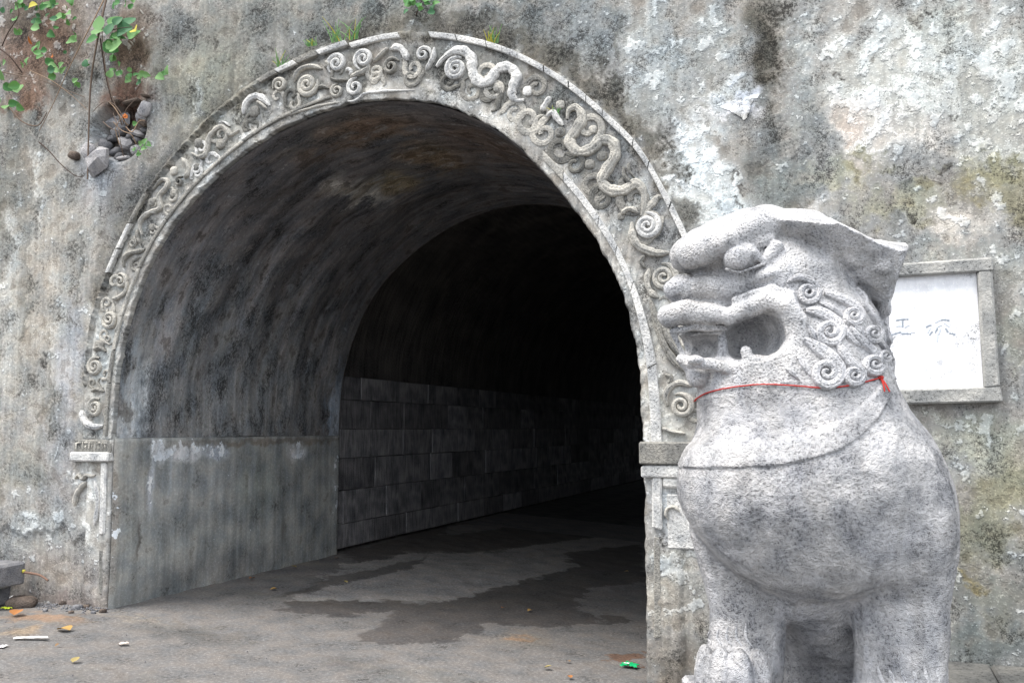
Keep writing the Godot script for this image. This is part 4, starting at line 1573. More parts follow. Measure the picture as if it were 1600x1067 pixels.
func near(c: Vector3, reach: float) -> PackedInt32Array:
	var out := PackedInt32Array()
	for i in pk.size():
		if c.distance_to(pc[i]) < pbr[i] + reach + ps[i]:
			out.append(i)
	return out

const CELL := 0.0078
const NB := 12
var blk_lo: Vector3
var blk_n: Vector3i
var blk_out := []
var every := PackedInt32Array()

func _block_slab(s: int) -> void:
	var span := CELL * NB
	var V := PackedVector3Array()
	var N := PackedVector3Array()
	var I := PackedInt32Array()
	const P := NB + 2
	var f := PackedFloat32Array()
	f.resize(P * P * P)
	var vid := PackedInt32Array()
	vid.resize(P * P * P)
	for by in blk_n.y:
		for bz in blk_n.z:
			var o := blk_lo + Vector3(s, by, bz) * span
			var c := o + Vector3.ONE * (span * 0.5)
			var act := near(c, span * 1.2)
			if act.is_empty():
				continue
			var dc := shape_at(c, act)
			if absf(dc) > span * 1.55:
				continue
			var k := 0
			for z in P:
				for y in P:
					for x in P:
						f[k] = shape_at(o + Vector3(x - 1, y - 1, z - 1) * CELL, act)
						k += 1
			for z in P - 1:
				for y in P - 1:
					for x in P - 1:
						var i := (z * P + y) * P + x
						vid[i] = -1
						var a0 := f[i]
						var a1 := f[i + 1]
						var a2 := f[i + P]
						var a3 := f[i + P + 1]
						var a4 := f[i + P * P]
						var a5 := f[i + P * P + 1]
						var a6 := f[i + P * P + P]
						var a7 := f[i + P * P + P + 1]
						var m := int(a0 < 0) + int(a1 < 0) + int(a2 < 0) + int(a3 < 0) + int(a4 < 0) + int(a5 < 0) + int(a6 < 0) + int(a7 < 0)
						if m == 0 or m == 8:
							continue
						var sum := Vector3.ZERO
						var cnt := 0
						if (a0 < 0) != (a1 < 0):
							sum += Vector3(a0 / (a0 - a1), 0, 0); cnt += 1
						if (a2 < 0) != (a3 < 0):
							sum += Vector3(a2 / (a2 - a3), 1, 0); cnt += 1
						if (a4 < 0) != (a5 < 0):
							sum += Vector3(a4 / (a4 - a5), 0, 1); cnt += 1
						if (a6 < 0) != (a7 < 0):
							sum += Vector3(a6 / (a6 - a7), 1, 1); cnt += 1
						if (a0 < 0) != (a2 < 0):
							sum += Vector3(0, a0 / (a0 - a2), 0); cnt += 1
						if (a1 < 0) != (a3 < 0):
							sum += Vector3(1, a1 / (a1 - a3), 0); cnt += 1
						if (a4 < 0) != (a6 < 0):
							sum += Vector3(0, a4 / (a4 - a6), 1); cnt += 1
						if (a5 < 0) != (a7 < 0):
							sum += Vector3(1, a5 / (a5 - a7), 1); cnt += 1
						if (a0 < 0) != (a4 < 0):
							sum += Vector3(0, 0, a0 / (a0 - a4)); cnt += 1
						if (a1 < 0) != (a5 < 0):
							sum += Vector3(1, 0, a1 / (a1 - a5)); cnt += 1
						if (a2 < 0) != (a6 < 0):
							sum += Vector3(0, 1, a2 / (a2 - a6)); cnt += 1
						if (a3 < 0) != (a7 < 0):
							sum += Vector3(1, 1, a3 / (a3 - a7)); cnt += 1
						var q := sum / cnt
						vid[i] = V.size()
						V.append(o + (Vector3(x - 1, y - 1, z - 1) + q) * CELL)
						N.append(Vector3(
							lerpf(lerpf(a1 - a0, a3 - a2, q.y), lerpf(a5 - a4, a7 - a6, q.y), q.z),
							lerpf(lerpf(a2 - a0, a3 - a1, q.x), lerpf(a6 - a4, a7 - a5, q.x), q.z),
							lerpf(lerpf(a4 - a0, a5 - a1, q.x), lerpf(a6 - a2, a7 - a3, q.x), q.y)).normalized())
			for z in range(1, P - 1):
				for y in range(1, P - 1):
					for x in range(1, P - 1):
						var i := (z * P + y) * P + x
						var s0 := f[i] < 0
						for ax in 3:
							var st := 1 if ax == 0 else P if ax == 1 else P * P
							if (f[i + st] < 0) == s0:
								continue
							var u := P if ax == 0 else P * P if ax == 1 else 1
							var w := P * P if ax == 0 else 1 if ax == 1 else P
							var A := vid[i - u - w]
							var B := vid[i - w]
							var C := vid[i]
							var D := vid[i - u]
							if A < 0 or B < 0 or C < 0 or D < 0:
								continue
							if s0:
								I.append_array([A, C, B, A, D, C])
							else:
								I.append_array([A, B, C, A, C, D])
	blk_out[s] = [V, N, I]

func skin_point(px: float, py: float, back := false) -> Vector3:
	var d := ray(px, py).normalized()
	var t := 7.0 if back else 3.2
	for i in 90:
		var p := EYE + d * t
		var e := shape_at(p, every)
		if absf(e) < 0.0012:
			break
		t += (-e if back else e) * 0.75
		if t > 7.5 or t < 3.0:
			break
	return EYE + d * t

func skin_normal(p: Vector3) -> Vector3:
	const h := 0.012
	return Vector3(shape_at(p + Vector3(h, 0, 0), every) - shape_at(p - Vector3(h, 0, 0), every), shape_at(p + Vector3(0, h, 0), every) - shape_at(p - Vector3(0, h, 0), every), shape_at(p + Vector3(0, 0, h), every) - shape_at(p - Vector3(0, 0, h), every)).normalized()

func lock(pts: Array, wpx: float, hgt: float, parent: Node3D, cx := 0.0, cy := 0.0, called := "mane_lock") -> void:
	var raw := PackedVector3Array()
	for q in pts:
		raw.append(Vector3(q[0], q[1], 0))
	raw = smooth_path(raw, 5)
	var body := raw.size()
	if cx > 0.0:
		var last := raw[body - 1]
		var a0 := atan2(last.y - cy, last.x - cx)
		var r := Vector2(last.x - cx, last.y - cy).length()
		for i in range(1, 41):
			var f := i / 40.0
			var a := a0 + TAU * 1.9 * f
			raw.append(Vector3(cx + cos(a) * r * (1.0 - 0.9 * f), cy + sin(a) * r * (1.0 - 0.9 * f), f))
	var p := PackedVector3Array()
	var n := PackedVector3Array()
	var w := PackedFloat32Array()
	var up := Vector3.ZERO
	for i in raw.size():
		var s := skin_point(raw[i].x, raw[i].y)
		var m := skin_normal(s)
		up = m if up == Vector3.ZERO else (up * 0.7 + m * 0.3).normalized()
		p.append(s - parent.position + up * 0.016 * raw[i].z)
		n.append(up)
		var e := clampf(0.3 + i / 8.0, 0.3, 1.0)
		if cx == 0.0:
			e = minf(e, clampf(0.25 + (raw.size() - 1 - i) / 8.0, 0.25, 1.0))
		var px := wpx
		if i >= body - 4 and cx > 0.0:
			px = minf(wpx, lerpf(wpx, 0.62 * Vector2(raw[i].x - cx, raw[i].y - cy).length() + 2.5, clampf((i - body + 5) / 8.0, 0.0, 1.0)))
		w.append(rpx(px, 0.3) * e)
	obj(called, ribbon(p, n, w, hgt, 0.4, 0.02), M.lion_smooth, parent)

func build_lion() -> void:
	lion_shapes()
	for i in pk.size():
		every.append(i)
	var lo := Vector3(1e3, 1e3, 1e3)
	var hi := -lo
	for i in pk.size():
		if pop[i] == 0:
			lo = lo.min(pc[i] - Vector3.ONE * pbr[i])
			hi = hi.max(pc[i] + Vector3.ONE * pbr[i])
	var base_y := lp(1400, 1150, 0.0).y
	lo.y = maxf(lo.y, base_y - 0.1)
	blk_lo = lo - Vector3.ONE * 0.02
	blk_n = Vector3i(((hi - lo + Vector3.ONE * 0.04) / (CELL * NB)).ceil())
	blk_out.resize(blk_n.x)
	var job := WorkerThreadPool.add_group_task(_block_slab, blk_n.x, -1, true)
	WorkerThreadPool.wait_for_group_task_completion(job)
	var at := lp(1290, 1150, -0.15)
	at.y = base_y
	var t := thing("stone_lion", "pale grey stone guardian lion with open mouth and swept-back crest", "statue", at)
	var V := PackedVector3Array()
	var N := PackedVector3Array()
	var I := PackedInt32Array()
	for s in blk_out:
		var off := V.size()
		for p in s[0]:
			V.append(p - at)
		N.append_array(s[1])
		for i in s[2]:
			I.append(i + off)
	var seam := [lp(1081, 632, 0.3).y - at.y, lp(1200, 602, 0.3).y - at.y, lp(1375, 592, 0.3).y - at.y]
	var sx0 := lp(1081, 600, 0.3)
	var sxw := lp(1228, 600, 0.3).distance_to(sx0)
	var Ih := PackedInt32Array()
	var Ib := PackedInt32Array()
	for k in range(0, I.size(), 3):
		var f := (V[I[k]] + at - sx0).dot(lion_basis.x) / sxw
		if V[I[k]].y > (lerpf(seam[0], seam[1], clampf(f * 1.2, 0.0, 1.0)) if f < 0.8 else lerpf(seam[1], seam[2], clampf((f - 0.8) / 1.2, 0.0, 1.0))):
			Ih.append_array([I[k], I[k + 1], I[k + 2]])
		else:
			Ib.append_array([I[k], I[k + 1], I[k + 2]])
	var tone := PackedColorArray()
	var n_a := FastNoiseLite.new()
	n_a.seed = 61
	n_a.frequency = 1.0
	n_a.fractal_octaves = 5
	for k in V.size():
		var q := V[k]
		var st := n_a.get_noise_3d(q.x * 7.0, q.y * 1.6, q.z * 7.0)
		var bl := n_a.get_noise_3d(q.x * 2.6 + 40.0, q.y * 2.6, q.z * 2.6)
		var c := 1.0 - 0.22 * smoothstep(0.08, 0.42, st) - 0.1 * smoothstep(0.05, 0.4, bl) + 0.06 * smoothstep(0.0, -0.4, bl)
		tone.append(Color(c, c * 0.995, c * 0.98))
	var whole := ArrayMesh.new()
	var arr := []
	arr.resize(Mesh.ARRAY_MAX)
	arr[Mesh.ARRAY_VERTEX] = V
	arr[Mesh.ARRAY_NORMAL] = N
	arr[Mesh.ARRAY_COLOR] = tone
	arr[Mesh.ARRAY_INDEX] = Ib
	whole.add_surface_from_arrays(Mesh.PRIMITIVE_TRIANGLES, arr)
	arr[Mesh.ARRAY_INDEX] = Ih
	whole.add_surface_from_arrays(Mesh.PRIMITIVE_TRIANGLES, arr)
	obj("body", whole, M.lion, t).set_surface_override_material(1, M.lion_smooth)
	for side in [1.0, -1.0]:
		var ball := SphereMesh.new()
		ball.radius = rpx(19.5, 0.25)
		ball.height = ball.radius * 2.0
		ball.radial_segments = 32
		ball.rings = 16
		var eye := obj("eye", ball, M.lion_smooth, t)
		eye.position = lp(1151, 402.5, 0.285) - at - (Vector3.ZERO if side > 0.0 else lion_basis.z * 0.57)
	# mane: overlapping locks, most of them rolled up at the end
	for q in [[[[1230, 442], [1246, 434], [1264, 438], [1276, 450]], 13, 1262, 459], [[[1288, 460], [1308, 465], [1328, 474], [1343, 486]], 20, 1331, 495], [[[1346, 472], [1358, 486], [1368, 502], [1373, 514]], 15, 1361, 522],
			[[[1258, 486], [1276, 487], [1295, 495], [1311, 508]], 21, 1295, 520], [[[1326, 512], [1342, 530], [1360, 546], [1377, 560]], 20, 1363, 570], [[[1364, 522], [1374, 534], [1383, 546], [1388, 554]], 12, 1378, 558],
			[[[1304, 528], [1316, 550], [1330, 568], [1346, 582]], 20, 1332, 588], [[[1256, 530], [1278, 544], [1298, 558], [1312, 574]], 24, 1291, 583]]:
		lock(q[0], q[1] * 0.94, 0.023, t, q[2], q[3])
	for q in [[[[1300, 502], [1316, 514], [1330, 530], [1344, 540]], 14], [[[1320, 488], [1332, 506], [1346, 520], [1356, 534]], 14], [[[1280, 472], [1300, 482], [1316, 494]], 13], [[[1338, 450], [1350, 464], [1354, 478]], 12], [[[1246, 556], [1258, 572], [1270, 590]], 13], [[[1262, 508], [1274, 524], [1288, 540]], 13], [[[1228, 575], [1240, 584], [1250, 594]], 9]]:
		lock(q[0], q[1], 0.018, t)
	# fur carved above the near paw
	for i in 5:
		lock([[1110 + i * 14, 985 - i * 3], [1106 + i * 15, 996], [1112 + i * 16, 1006 + i]], 6, 0.005, t, 0, 0, "fur_tuft")
	for i in 6:
		lock([[1372 + i * 18, 1040 + (i % 2) * 6], [1376 + i * 18, 1056], [1384 + i * 17, 1072]], 7, 0.005, t, 0, 0, "fur_tuft")
	# plinth cut from the same stone, and the pedestal beneath it
	var rng := RandomNumberGenerator.new()
	rng.seed = 12
	var ped := obj("base", worn_box(Vector3(1.04, base_y - 0.1 + 0.03, 1.5), 0.02, 0.005, rng), M.lion, t)
	ped.basis = lion_basis
	ped.position = lion_basis * Vector3(0.0, 0, 0.0) + Vector3(0, -(base_y - 0.1) / 2 + 0.03, 0)
	red_string(t)

func red_string(_lion: Node3D) -> void:
	var p := PackedVector3Array()
	var raw := PackedVector3Array()
	for q in [[1081, 630], [1092, 622], [1105, 615], [1130, 608], [1165, 603], [1200, 601], [1240, 603], [1285, 606], [1320, 604], [1350, 598], [1375, 591]]:
		raw.append(Vector3(q[0], q[1], 0))
	for q in smooth_path(raw, 5):
		var s := skin_point(q.x, q.y)
		p.append(s + skin_normal(s) * 0.006)
	var knot := p[p.size() - 1]
	var side := lp(1387, 586, 0.05)
	p.append(side)
	for q in [[1370, 575], [1300, 585], [1200, 600], [1110, 615]]:
		var s := skin_point(q[0], q[1], true)
		p.append(s + skin_normal(s) * 0.006)
	p.append(p[0])
	var red := mat(c8(178, 58, 52), 0.85)
	var t := thing("red_string", "thin red string tied round the neck of the stone lion", "string", Vector3.ZERO)
	t.position = knot
	for i in p.size():
		p[i] -= knot
	obj("loop", tube(p, 0.0032, 0.0032), red, t)
	var k := obj("knot", rock(Vector3(0.026, 0.018, 0.018), 3, 0.3, 6), red, t)
	k.position = Vector3.ZERO
	for e in [[1382, 612], [1388, 584]]:
		var s := skin_point(e[0], e[1]) if e[0] < 1385 else side + Vector3(0.02, 0.02, 0.02)
		if s.distance_to(knot) > 0.3:
			s = knot + Vector3(0.03, -0.06, 0.02)
		var path := PackedVector3Array([Vector3.ZERO, (s - knot) * 0.5 + lion_basis.z * 0.012, s - knot + lion_basis.z * 0.008])
		obj("loose_end", tube(smooth_path(path, 4), 0.0042, 0.003), red, t)

# ---------------------------------------------------------------- plants
func leaf_mesh(bend: float, wide: float) -> ArrayMesh:
	var v := PackedVector3Array()
	const L := 7
	for i in L:
		var f := float(i) / (L - 1)
		var w := wide * pow(sin(PI * pow(f, 0.72) * 0.97 + 0.03), 0.8)
		for s in [-1.0, -0.5, 0.0, 0.5, 1.0]:
			v.append(Vector3(s * w * 0.5, f - bend * 0.1, -bend * f * f * 0.5 + absf(s) * w * 0.18))
	return sheet(v, 5, L)

var leaf_shapes := []
var leaf_mats := []

func add_leaf(plant: Node3D, px: float, py: float, out: float, size_px: float, rng: RandomNumberGenerator, hue := -1) -> void:
	var p := on_wall(px, py, out)
	var size := size_px * 0.96 / F * EYE.distance_to(p)
	var o := obj("leaf", leaf_shapes[rng.randi() % leaf_shapes.size()], leaf_mats[hue if hue >= 0 else rng.randi() % 4], plant)
	var b := Basis(Vector3(0, 0, 1), rng.randf_range(-2.2, 2.2)) * Basis(Vector3(1, 0, 0), rng.randf_range(-0.7, 0.5)) * Basis(Vector3(0, 1, 0), rng.randf_range(-0.6, 0.6))
	o.transform = Transform3D(b.scaled_local(Vector3.ONE * size), p - plant.position)

func stem(plant: Node3D, pts: Array, r0: float, r1: float, m: Material, called := "stem") -> void:
	var p := PackedVector3Array()
	for q in pts:
		p.append(on_wall(q[0], q[1], q[2]) - plant.position)
	obj(called, tube(smooth_path(p, 5), r0, r1, 5), m, plant)

func build_plants() -> void:
	var rng := RandomNumberGenerator.new()
	rng.seed = 101
	for q in [[0.2, 0.75], [0.5, 0.95], [-0.2, 0.85], [0.8, 0.7]]:
		leaf_shapes.append(leaf_mesh(q[0], q[1]))
	for c in [[72, 118, 70], [92, 136, 82], [66, 106, 76], [112, 150, 98], [176, 168, 72], [176, 104, 52]]:
		var m := mat(c8(c[0], c[1], c[2]), 0.6)
		m.backlight_enabled = true
		m.backlight = c8(c[0] * 0.8, c[1] * 0.8, c[2] * 0.5)
		leaf_mats.append(m)
	var bark := mat(c8(112, 98, 88), 0.9)
	var dark := mat(c8(72, 60, 54), 0.9)
	var pale := mat(c8(150, 128, 108), 0.9)
	var a := thing("broad_leaf_shrub", "shrub with broad green leaves and one yellow leaf hanging beside the long bare stem", "shrub", on_wall(165, 0, 0.06))
	stem(a, [[168, -14, 0.06], [158, 30, 0.12], [148, 80, 0.14], [141, 130, 0.12], [138, 190, 0.08], [136, 280, 0.05]], 0.011, 0.007, bark)
	stem(a, [[158, 40, 0.12], [166, 48, 0.2], [186, 44, 0.28], [204, 42, 0.3]], 0.006, 0.003, dark)
	stem(a, [[156, 60, 0.12], [163, 110, 0.1], [172, 150, 0.07], [182, 182, 0.03]], 0.007, 0.005, dark)
	for q in [[148, 52, 26], [160, 44, 24], [172, 36, 22], [187, 46, 26], [200, 36, 26], [176, 56, 22], [163, 63, 24], [194, 62, 28], [170, 50, 22], [182, 34, 18], [205, 56, 20], [156, 54, 20], [190, 56, 24]]:
		add_leaf(a, q[0] - 4, q[1] + 4, rng.randf_range(0.2, 0.36), q[2], rng, -1 if q[0] < 203 else 1)
	add_leaf(a, 211, 48, 0.34, 22, rng, 4)
	add_leaf(a, 164, 68, 0.3, 15, rng, 3)
	var b := thing("creeper", "small-leaved creeper rooted on the bare earth at the top left corner of the wall", "creeper", on_wall(30, 110, 0.02))
	stem(b, [[-10, 70, 0.05], [12, 86, 0.08], [24, 100, 0.06], [34, 114, 0.02]], 0.008, 0.005, dark)
	stem(b, [[2, 72, 0.04], [12, 50, 0.08], [28, 24, 0.1], [24, 4, 0.1], [18, -10, 0.1]], 0.006, 0.003, dark)
	stem(b, [[0, 112, 0.04], [30, 118, 0.06], [60, 124, 0.06], [96, 138, 0.06], [132, 152, 0.04]], 0.006, 0.003, bark)
	stem(b, [[14, 168, 0.04], [34, 190, 0.05], [58, 196, 0.06], [72, 176, 0.08]], 0.008, 0.005, bark)
	for q in [[50, 80, 12], [58, 76, 12], [64, 84, 12], [56, 92, 12], [72, 78, 10], [70, 98, 13], [76, 100, 12], [36, 100, 12], [40, 98, 10], [84, 108, 13], [92, 106, 12], [86, 118, 12], [94, 114, 12], [90, 112, 12], [20, 46, 12], [40, 98, 10], [30, 132, 17], [26, 145, 20], [6, 126, 18], [0, 104, 14], [4, 132, 16], [12, 162, 15], [24, 164, 14], [6, 170, 15], [0, 160, 14], [60, 44, 14], [96, 26, 16], [104, 20, 14], [90, 30, 12], [78, 10, 14], [86, 6, 14], [34, 48, 12], [8, 96, 12], [110, 4, 14], [100, 0, 12], [62, 14, 12]]:
		add_leaf(b, q[0], q[1], rng.randf_range(0.04, 0.18), q[2], rng, 3 if q[1] < 120 and rng.randf() < 0.4 else -1)
	add_leaf(b, 82, 88, 0.1, 9, rng, 5)
	add_leaf(b, 44, 12, 0.1, 16, rng, 4)
	add_leaf(b, 50, 70, 0.02, 12, rng, 5)
	for i in 26:
		add_leaf(b, rng.randf_range(0, 120), rng.randf_range(0, 60), rng.randf_range(0.02, 0.12), rng.randf_range(7, 13), rng, [0, 2, 2, 1][rng.randi() % 4])
	var c := thing("trailing_shoot", "creeper with light stems and small round leaves between the bare stem and the stones", "creeper", on_wall(190, 195, 0.02))
	stem(c, [[190, 196, 0.02], [182, 172, 0.08], [168, 128, 0.12], [160, 70, 0.1], [158, 20, 0.08]], 0.006, 0.003, bark)
	stem(c, [[192, 194, 0.02], [196, 172, 0.06], [214, 150, 0.09], [222, 126, 0.12]], 0.004, 0.002, bark)
	stem(c, [[198, 200, 0.02], [190, 180, 0.08], [176, 162, 0.09], [160, 160, 0.08], [144, 175, 0.06]], 0.005, 0.003, bark)
	stem(c, [[186, 226, 0.03], [180, 200, 0.08], [192, 180, 0.1]], 0.005, 0.003, pale)
	stem(c, [[212, 225, 0.03], [204, 210, 0.09], [190, 204, 0.08], [176, 190, 0.05]], 0.005, 0.003, pale)
	stem(c, [[196, 198, 0.03], [206, 206, 0.1], [216, 190, 0.09], [226, 188, 0.06]], 0.005, 0.003, pale)
	stem(c, [[192, 244, 0.03], [187, 220, 0.09], [184, 200, 0.09], [176, 176, 0.06]], 0.004, 0.003, bark)
	stem(c, [[200, 196, 0.03], [190, 186, 0.1], [178, 168, 0.1], [170, 160, 0.06]], 0.005, 0.003, pale)
	stem(c, [[160, 190, 0.05], [172, 200, 0.09], [186, 206, 0.05]], 0.004, 0.003, bark)
	stem(c, [[222, 120, 0.12], [240, 120, 0.13], [262, 118, 0.12]], 0.003, 0.002, bark)
	for q in [[174, 96, 13], [181, 94, 13], [187, 98, 12], [172, 110, 12], [178, 108, 12], [171, 121, 13], [182, 118, 13], [186, 112, 12], [196, 122, 13], [203, 123, 13], [208, 118, 10], [216, 114, 13], [223, 116, 13], [220, 122, 12], [219, 129, 13], [244, 118, 14], [250, 120, 12], [262, 116, 14], [255, 118, 12], [206, 108, 9], [137, 94, 10], [134, 104, 12], [128, 98, 10], [118, 128, 11], [124, 130, 10], [112, 128, 10], [206, 194, 9], [104, 64, 12], [110, 66, 13], [114, 62, 12], [108, 60, 11], [103, 80, 7], [196, 8, 15], [186, 4, 14], [206, 3, 14], [178, 14, 12], [200, 14, 10]]:
		add_leaf(c, q[0], q[1], rng.randf_range(0.07, 0.18), q[2], rng)
	add_leaf(c, 196, 180, 0.08, 12, rng, 5)
	add_leaf(c, 198, 184, 0.08, 10, rng, 5)
	var d := thing("bare_creeper", "long pale leafless creeper slanting from the top edge down to the left", "creeper", on_wall(160, 4, 0.05))
	stem(d, [[164, -6, 0.05], [146, 30, 0.14], [122, 76, 0.16], [104, 112, 0.14], [84, 158, 0.1], [60, 205, 0.04]], 0.007, 0.003, pale)
	stem(d, [[46, 110, 0.05], [80, 126, 0.08], [110, 148, 0.08], [136, 172, 0.05]], 0.004, 0.002, pale)
	var e := thing("bare_twig", "thin dark curved twig hanging below the creepers on the pale plaster", "twig", on_wall(60, 222, 0.02))
	stem(e, [[60, 222, 0.01], [76, 236, 0.05], [92, 254, 0.07], [110, 270, 0.06], [122, 276, 0.05], [130, 275, 0.04]], 0.006, 0.003, dark)
	var s := thing("green_sprig", "little bright green sprig just beneath the loose stones", "plant", on_wall(216, 240, 0.02))
	stem(s, [[214, 246, 0.0], [216, 238, 0.05], [222, 226, 0.08]], 0.004, 0.002, dark)
	for q in [[210, 230, 9], [216, 226, 10], [222, 224, 10], [228, 226, 9], [214, 236, 9], [220, 233, 10], [226, 232, 9], [212, 242, 8], [217, 240, 8], [208, 236, 8], [229, 222, 7]]:
		add_leaf(s, q[0], q[1], rng.randf_range(0.05, 0.1), q[2], rng, 3 if rng.randf() < 0.6 else 1)
	# tufts that grow on the ledge of the arch
	tuft(434, 105, 30, 10, "thin grass tuft standing alone on the left shoulder of the arch", rng)
	tuft(538, 62, 44, 26, "yellow-green grass tuft on the arch just left of its crown", rng)
	tuft(772, 66, 30, 16, "small bright grass tuft on the arch right of its crown", rng)
	tuft(868, 180, 22, 8, "short dry weed growing out of the carving on the right haunch", rng)
	tuft(488, 70, 16, 22, "sparse weeds on the wall left of the larger grass tuft", rng)
	var h := thing("leafy_weed", "dark green leafy weed at the top edge above the crown of the arch", "weed", on_wall(652, 16, 0.02))
	stem(h, [[650, 24, 0.0], [655, 10, 0.06], [662, -6, 0.1]], 0.005, 0.002, dark)
	for i in 22:
		add_leaf(h, rng.randf_range(632, 680), rng.randf_range(-8, 18), rng.randf_range(0.03, 0.14), rng.randf_range(8, 14), rng, [0, 1, 2, 0][rng.randi() % 4])

func tuft(px: float, py: float, hpx: float, n: int, label: String, rng: RandomNumberGenerator) -> void:
	var t := thing("grass_tuft", label, "grass tuft", on_wall(px, py, 0.03), "weeds growing along the arch")
	var h := hpx / F * EYE.distance_to(t.position)
	for i in n:
		var st := SurfaceTool.new()
		st.begin(Mesh.PRIMITIVE_TRIANGLES)
		var lean := Vector3(rng.randf_range(-0.7, 0.7), 1.0, rng.randf_range(0.05, 0.7)).normalized()
		var l := h * rng.randf_range(0.4, 1.0)
		var x := rng.randf_range(-0.5, 0.5) * h * (0.3 + n * 0.03)
		var p := PackedVector3Array()
		var nn := PackedVector3Array()
		var w := PackedFloat32Array()
		for k in 5:
			var f := k / 4.0
			p.append(Vector3(x, -0.01, 0) + lean * l * f + Vector3(lean.x * f * f * l * 0.5, -0.3 * f * f * l * absf(lean.x), 0))
			nn.append(Vector3(0.2, 0.2, 1).normalized())
			w.append(lerpf(0.011, 0.003, f))
		obj("blade", ribbon(p, nn, w, 0.002, 0.0, 0.0), leaf_mats[[3, 4, 1, 3][rng.randi() % 4]], t)

# ---------------------------------------------------------------- small things on the ground
func build_litter() -> void:
	var rng := RandomNumberGenerator.new()
	rng.seed = 202
	# two rough blocks at the left edge
	var p := on_ground(20, 945)
	p = Vector3(on_wall(41, 890, 0.1).x - 0.28, 0, 0.3)
	var lower := single("stone_block", worn_box(Vector3(0.5, 0.18, 0.34), 0.015, 0.012, rng), M.rock_grey, "lower grey block under the other block beside the wall at the left edge", "block", p + Vector3(-0.1, 0.085, 0))
	lower.rotation.y = 0.05
	var upper := single("stone_block", worn_box(Vector3(0.56, 0.2, 0.42), 0.02, 0.014, rng), M.rock_grey, "upper grey block resting on the other block beside the wall at the left edge", "block", p + Vector3(0, 0.272, 0.0))
	upper.rotation.y = -0.06
	var tw := PackedVector3Array()
	for q in [[36, 894], [50, 896], [62, 899], [74, 907]]:
		tw.append(on_wall(q[0], q[1], 0.16))
	var o0 := tw[0]
	for i in tw.size():
		tw[i] -= o0
	var stick := thing("broken_stick", "short brown stick with a yellow end poking out beside the blocks", "stick", o0)
	obj("shaft", tube(smooth_path(tw, 4), 0.011, 0.009, 7), mat(c8(120, 96, 84), 0.9), stick)
	var tip := obj("end", rock(Vector3(0.03, 0.032, 0.03), 6, 0.3, 6), mat(c8(186, 178, 80), 0.9), stick)
	tip.position = Vector3(0, 0.008, 0)
	# earth that has slid down along the foot of the wall
	var clod := single("earth_clod", rock(Vector3(0.26, 0.13, 0.2), 14, 0.4, 12), M.soil, "brown clod of earth on the ground before the blocks", "clod", on_ground(32, 948) + Vector3(0, 0.03, 0))
	clod.rotation.y = 0.4
	var heap := MultiMesh.new()
	heap.transform_format = MultiMesh.TRANSFORM_3D
	heap.mesh = rock(Vector3(1, 0.7, 0.9), 8, 0.4, 5)
	heap.instance_count = 420
	for i in 420:
		var x := on_wall(rng.randf_range(-10, 172), 940).x
		var z := absf(rng.randfn(0.0, 0.09)) + 0.02
		if i > 330:
			x = rng.randf_range(-4.4, 2.0)
			z = rng.randf_range(0.1, 2.4)
		var s := rng.randf_range(0.006, 0.026) * (1.0 if i <= 330 else 0.45)
		heap.set_instance_transform(i, Transform3D(Basis.from_euler(Vector3(rng.randf() * 6, rng.randf() * 6, rng.randf() * 6)).scaled_local(Vector3.ONE * s), Vector3(x, level(x, z) + s * 0.2, z)))
	var mm := MultiMeshInstance3D.new()
	mm.name = "crumbled_debris"
	mm.multimesh = heap
	mm.material_override = M.rock_grey
	add_child(mm)
	tag(mm, "crumbs of mortar and grit along the foot of the wall", "debris")
	mm.set_meta("kind", "stuff")
	var k := 0
	for q in [[160, 956], [120, 952], [98, 944], [70, 955], [134, 950], [145, 958], [110, 958]]:
		var s := rng.randf_range(0.03, 0.07)
		var e := single("soil_lump", rock(Vector3(s * 1.6, s, s * 1.2), 30 + k, 0.45, 7), [M.soil, M.rock_grey][k % 2], "small lump of crumbled mortar at the foot of the wall left of the passage", "lump", on_ground(q[0], q[1]) + Vector3(0, s * 0.2, 0), "mortar lumps along the foot of the wall")
		e.rotation.y = rng.randf() * 6.0
		k += 1
	# paper and wrappers
	paper([28, 936], 0.2, 0.12, 0.05, c8(232, 234, 238), "crumpled white paper scrap lying against the lower block", 3, rng)
	paper([46, 999], 0.24, 0.06, 0.012, c8(226, 228, 230), "long white paper strip on the road near the left edge", 4, rng)
	paper([3, 1013], 0.08, 0.05, 0.012, c8(216, 216, 216), "tiny white scrap at the left edge of the road below the long strip", 5, rng)
	paper([8, 953], 0.1, 0.06, 0.02, c8(190, 206, 60), "yellow-green wrapper scrap on the ground beside the earth clod", 6, rng)
	paper([192, 1008], 0.07, 0.05, 0.015, c8(222, 206, 196), "pale pinkish scrap on the road below the left jamb", 7, rng)
	var gr := thing("candy_wrapper", "crumpled bright green wrapper on the road beside the right pier", "wrapper", on_ground(984, 1043) + Vector3(0, 0.012, 0))
	obj("foil", _crumple(0.125, 0.085, 0.035, 9, rng), mat(c8(34, 178, 112), 0.35), gr)
	var lab := obj("white_print", _crumple(0.045, 0.035, 0.012, 10, rng), mat(c8(225, 238, 232), 0.4), gr)
	lab.position = Vector3(-0.022, 0.018, 0.0)
	# fallen leaves
	var litter_mats := [mat(c8(158, 108, 66), 0.8), mat(c8(166, 134, 82), 0.8), mat(c8(150, 136, 92), 0.8), mat(c8(132, 106, 78), 0.8)]
	k = 0
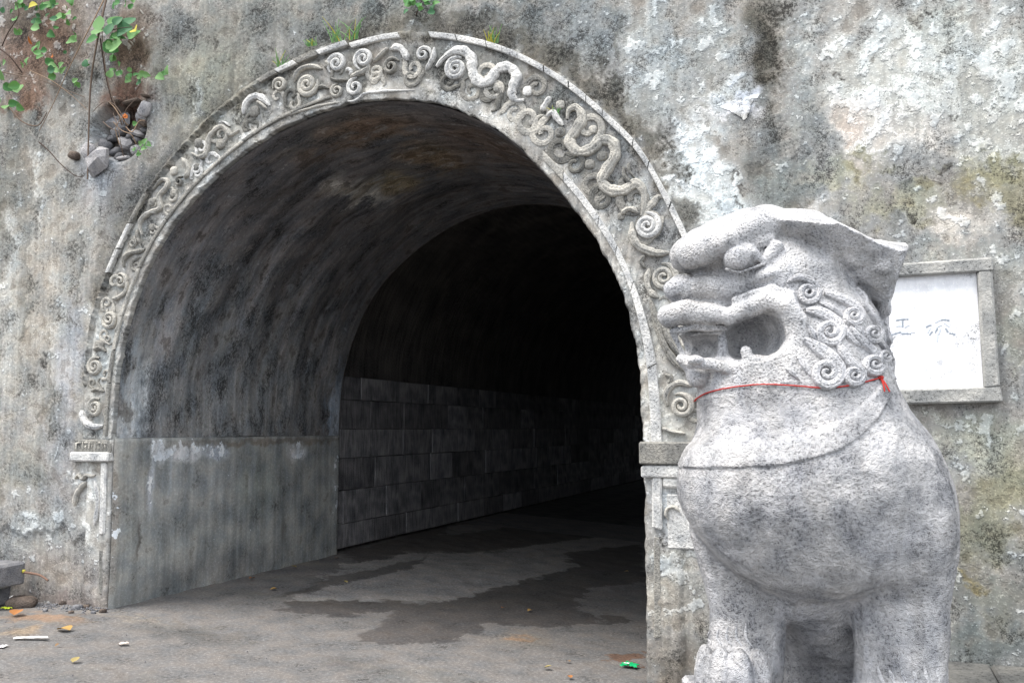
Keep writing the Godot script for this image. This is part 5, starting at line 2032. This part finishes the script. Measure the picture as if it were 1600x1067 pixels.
	for q in [[21, 964, 22, "large orange fallen leaf beside the earth clod at the left"], [107, 988, 20, "curled yellow-orange fallen leaf on the road left of the passage"], [112, 1039, 13, "pale yellow fallen leaf nearest the bottom edge at the left"], [92, 1010, 8, "small tan leaf fragment on the road under the curled orange leaf"],
			[396, 906, 11, "yellow fallen leaf by the foot of the grey panel"], [432, 923, 10, "orange fallen leaf on the road in front of the grey panel"], [464, 889, 9, "greenish fallen leaf close to the panel's foot"], [525, 874, 9, "yellow fallen leaf at the far end of the grey panel"],
			[787, 952, 9, "left one of two yellow leaves on the wet asphalt mid-road"], [831, 956, 9, "right one of two yellow leaves on the wet asphalt mid-road"], [850, 1047, 11, "orange fallen leaf on the dry asphalt left of the green wrapper"], [890, 1037, 8, "small orange leaf fragment left of the green wrapper"], [892, 1063, 10, "yellow fallen leaf at the bottom edge left of the green wrapper"],
			[982, 895, 6, "tiny tan leaf on the dark asphalt beside the right pier"], [542, 913, 7, "tiny pale leaf on the asphalt past the panel's far end"]]:
		var o := single("fallen_leaf", leaf_shapes[k % 4], litter_mats[k % 4] if k > 1 else litter_mats[k], q[3], "leaf", on_ground(q[0], q[1]) + Vector3(0, 0.018, 0), "fallen leaves on the road")
		var size: float = q[2] / F * EYE.distance_to(o.position) * 1.05
		o.transform.basis = (Basis(Vector3.UP, rng.randf() * 6.0) * Basis(Vector3(1, 0, 0), -1.35)).scaled_local(Vector3.ONE * size)
		k += 1

func _crumple(w: float, d: float, h: float, seed_: int, rng: RandomNumberGenerator) -> ArrayMesh:
	var no := FastNoiseLite.new()
	no.seed = seed_
	no.frequency = 0.35
	var v := PackedVector3Array()
	for j in 7:
		for i in 9:
			var a := Vector2(i / 8.0 - 0.5, j / 6.0 - 0.5)
			var e := 1.0 + no.get_noise_2d(i * 3.0, j * 3.0) * 0.35
			v.append(Vector3(a.x * w * e, h * (0.5 + no.get_noise_2d(i * 4.0, j * 4.0 + 9.0)) * (1.0 - 1.4 * a.length_squared()), a.y * d * e))
	return sheet(v, 9, 7, PackedVector2Array(), PackedByteArray(), true)

func paper(at: Array, w: float, d: float, h: float, c: Color, label: String, seed_: int, rng: RandomNumberGenerator) -> void:
	var o := single("paper_scrap", _crumple(w, d, h, seed_, rng), mat(c, 0.8), label, "paper", on_ground(at[0], at[1]) + Vector3(0, 0.012, 0), "scraps of litter on the ground")
	o.rotation.y = 0.5 if w > 0.2 else rng.randf() * 3.0
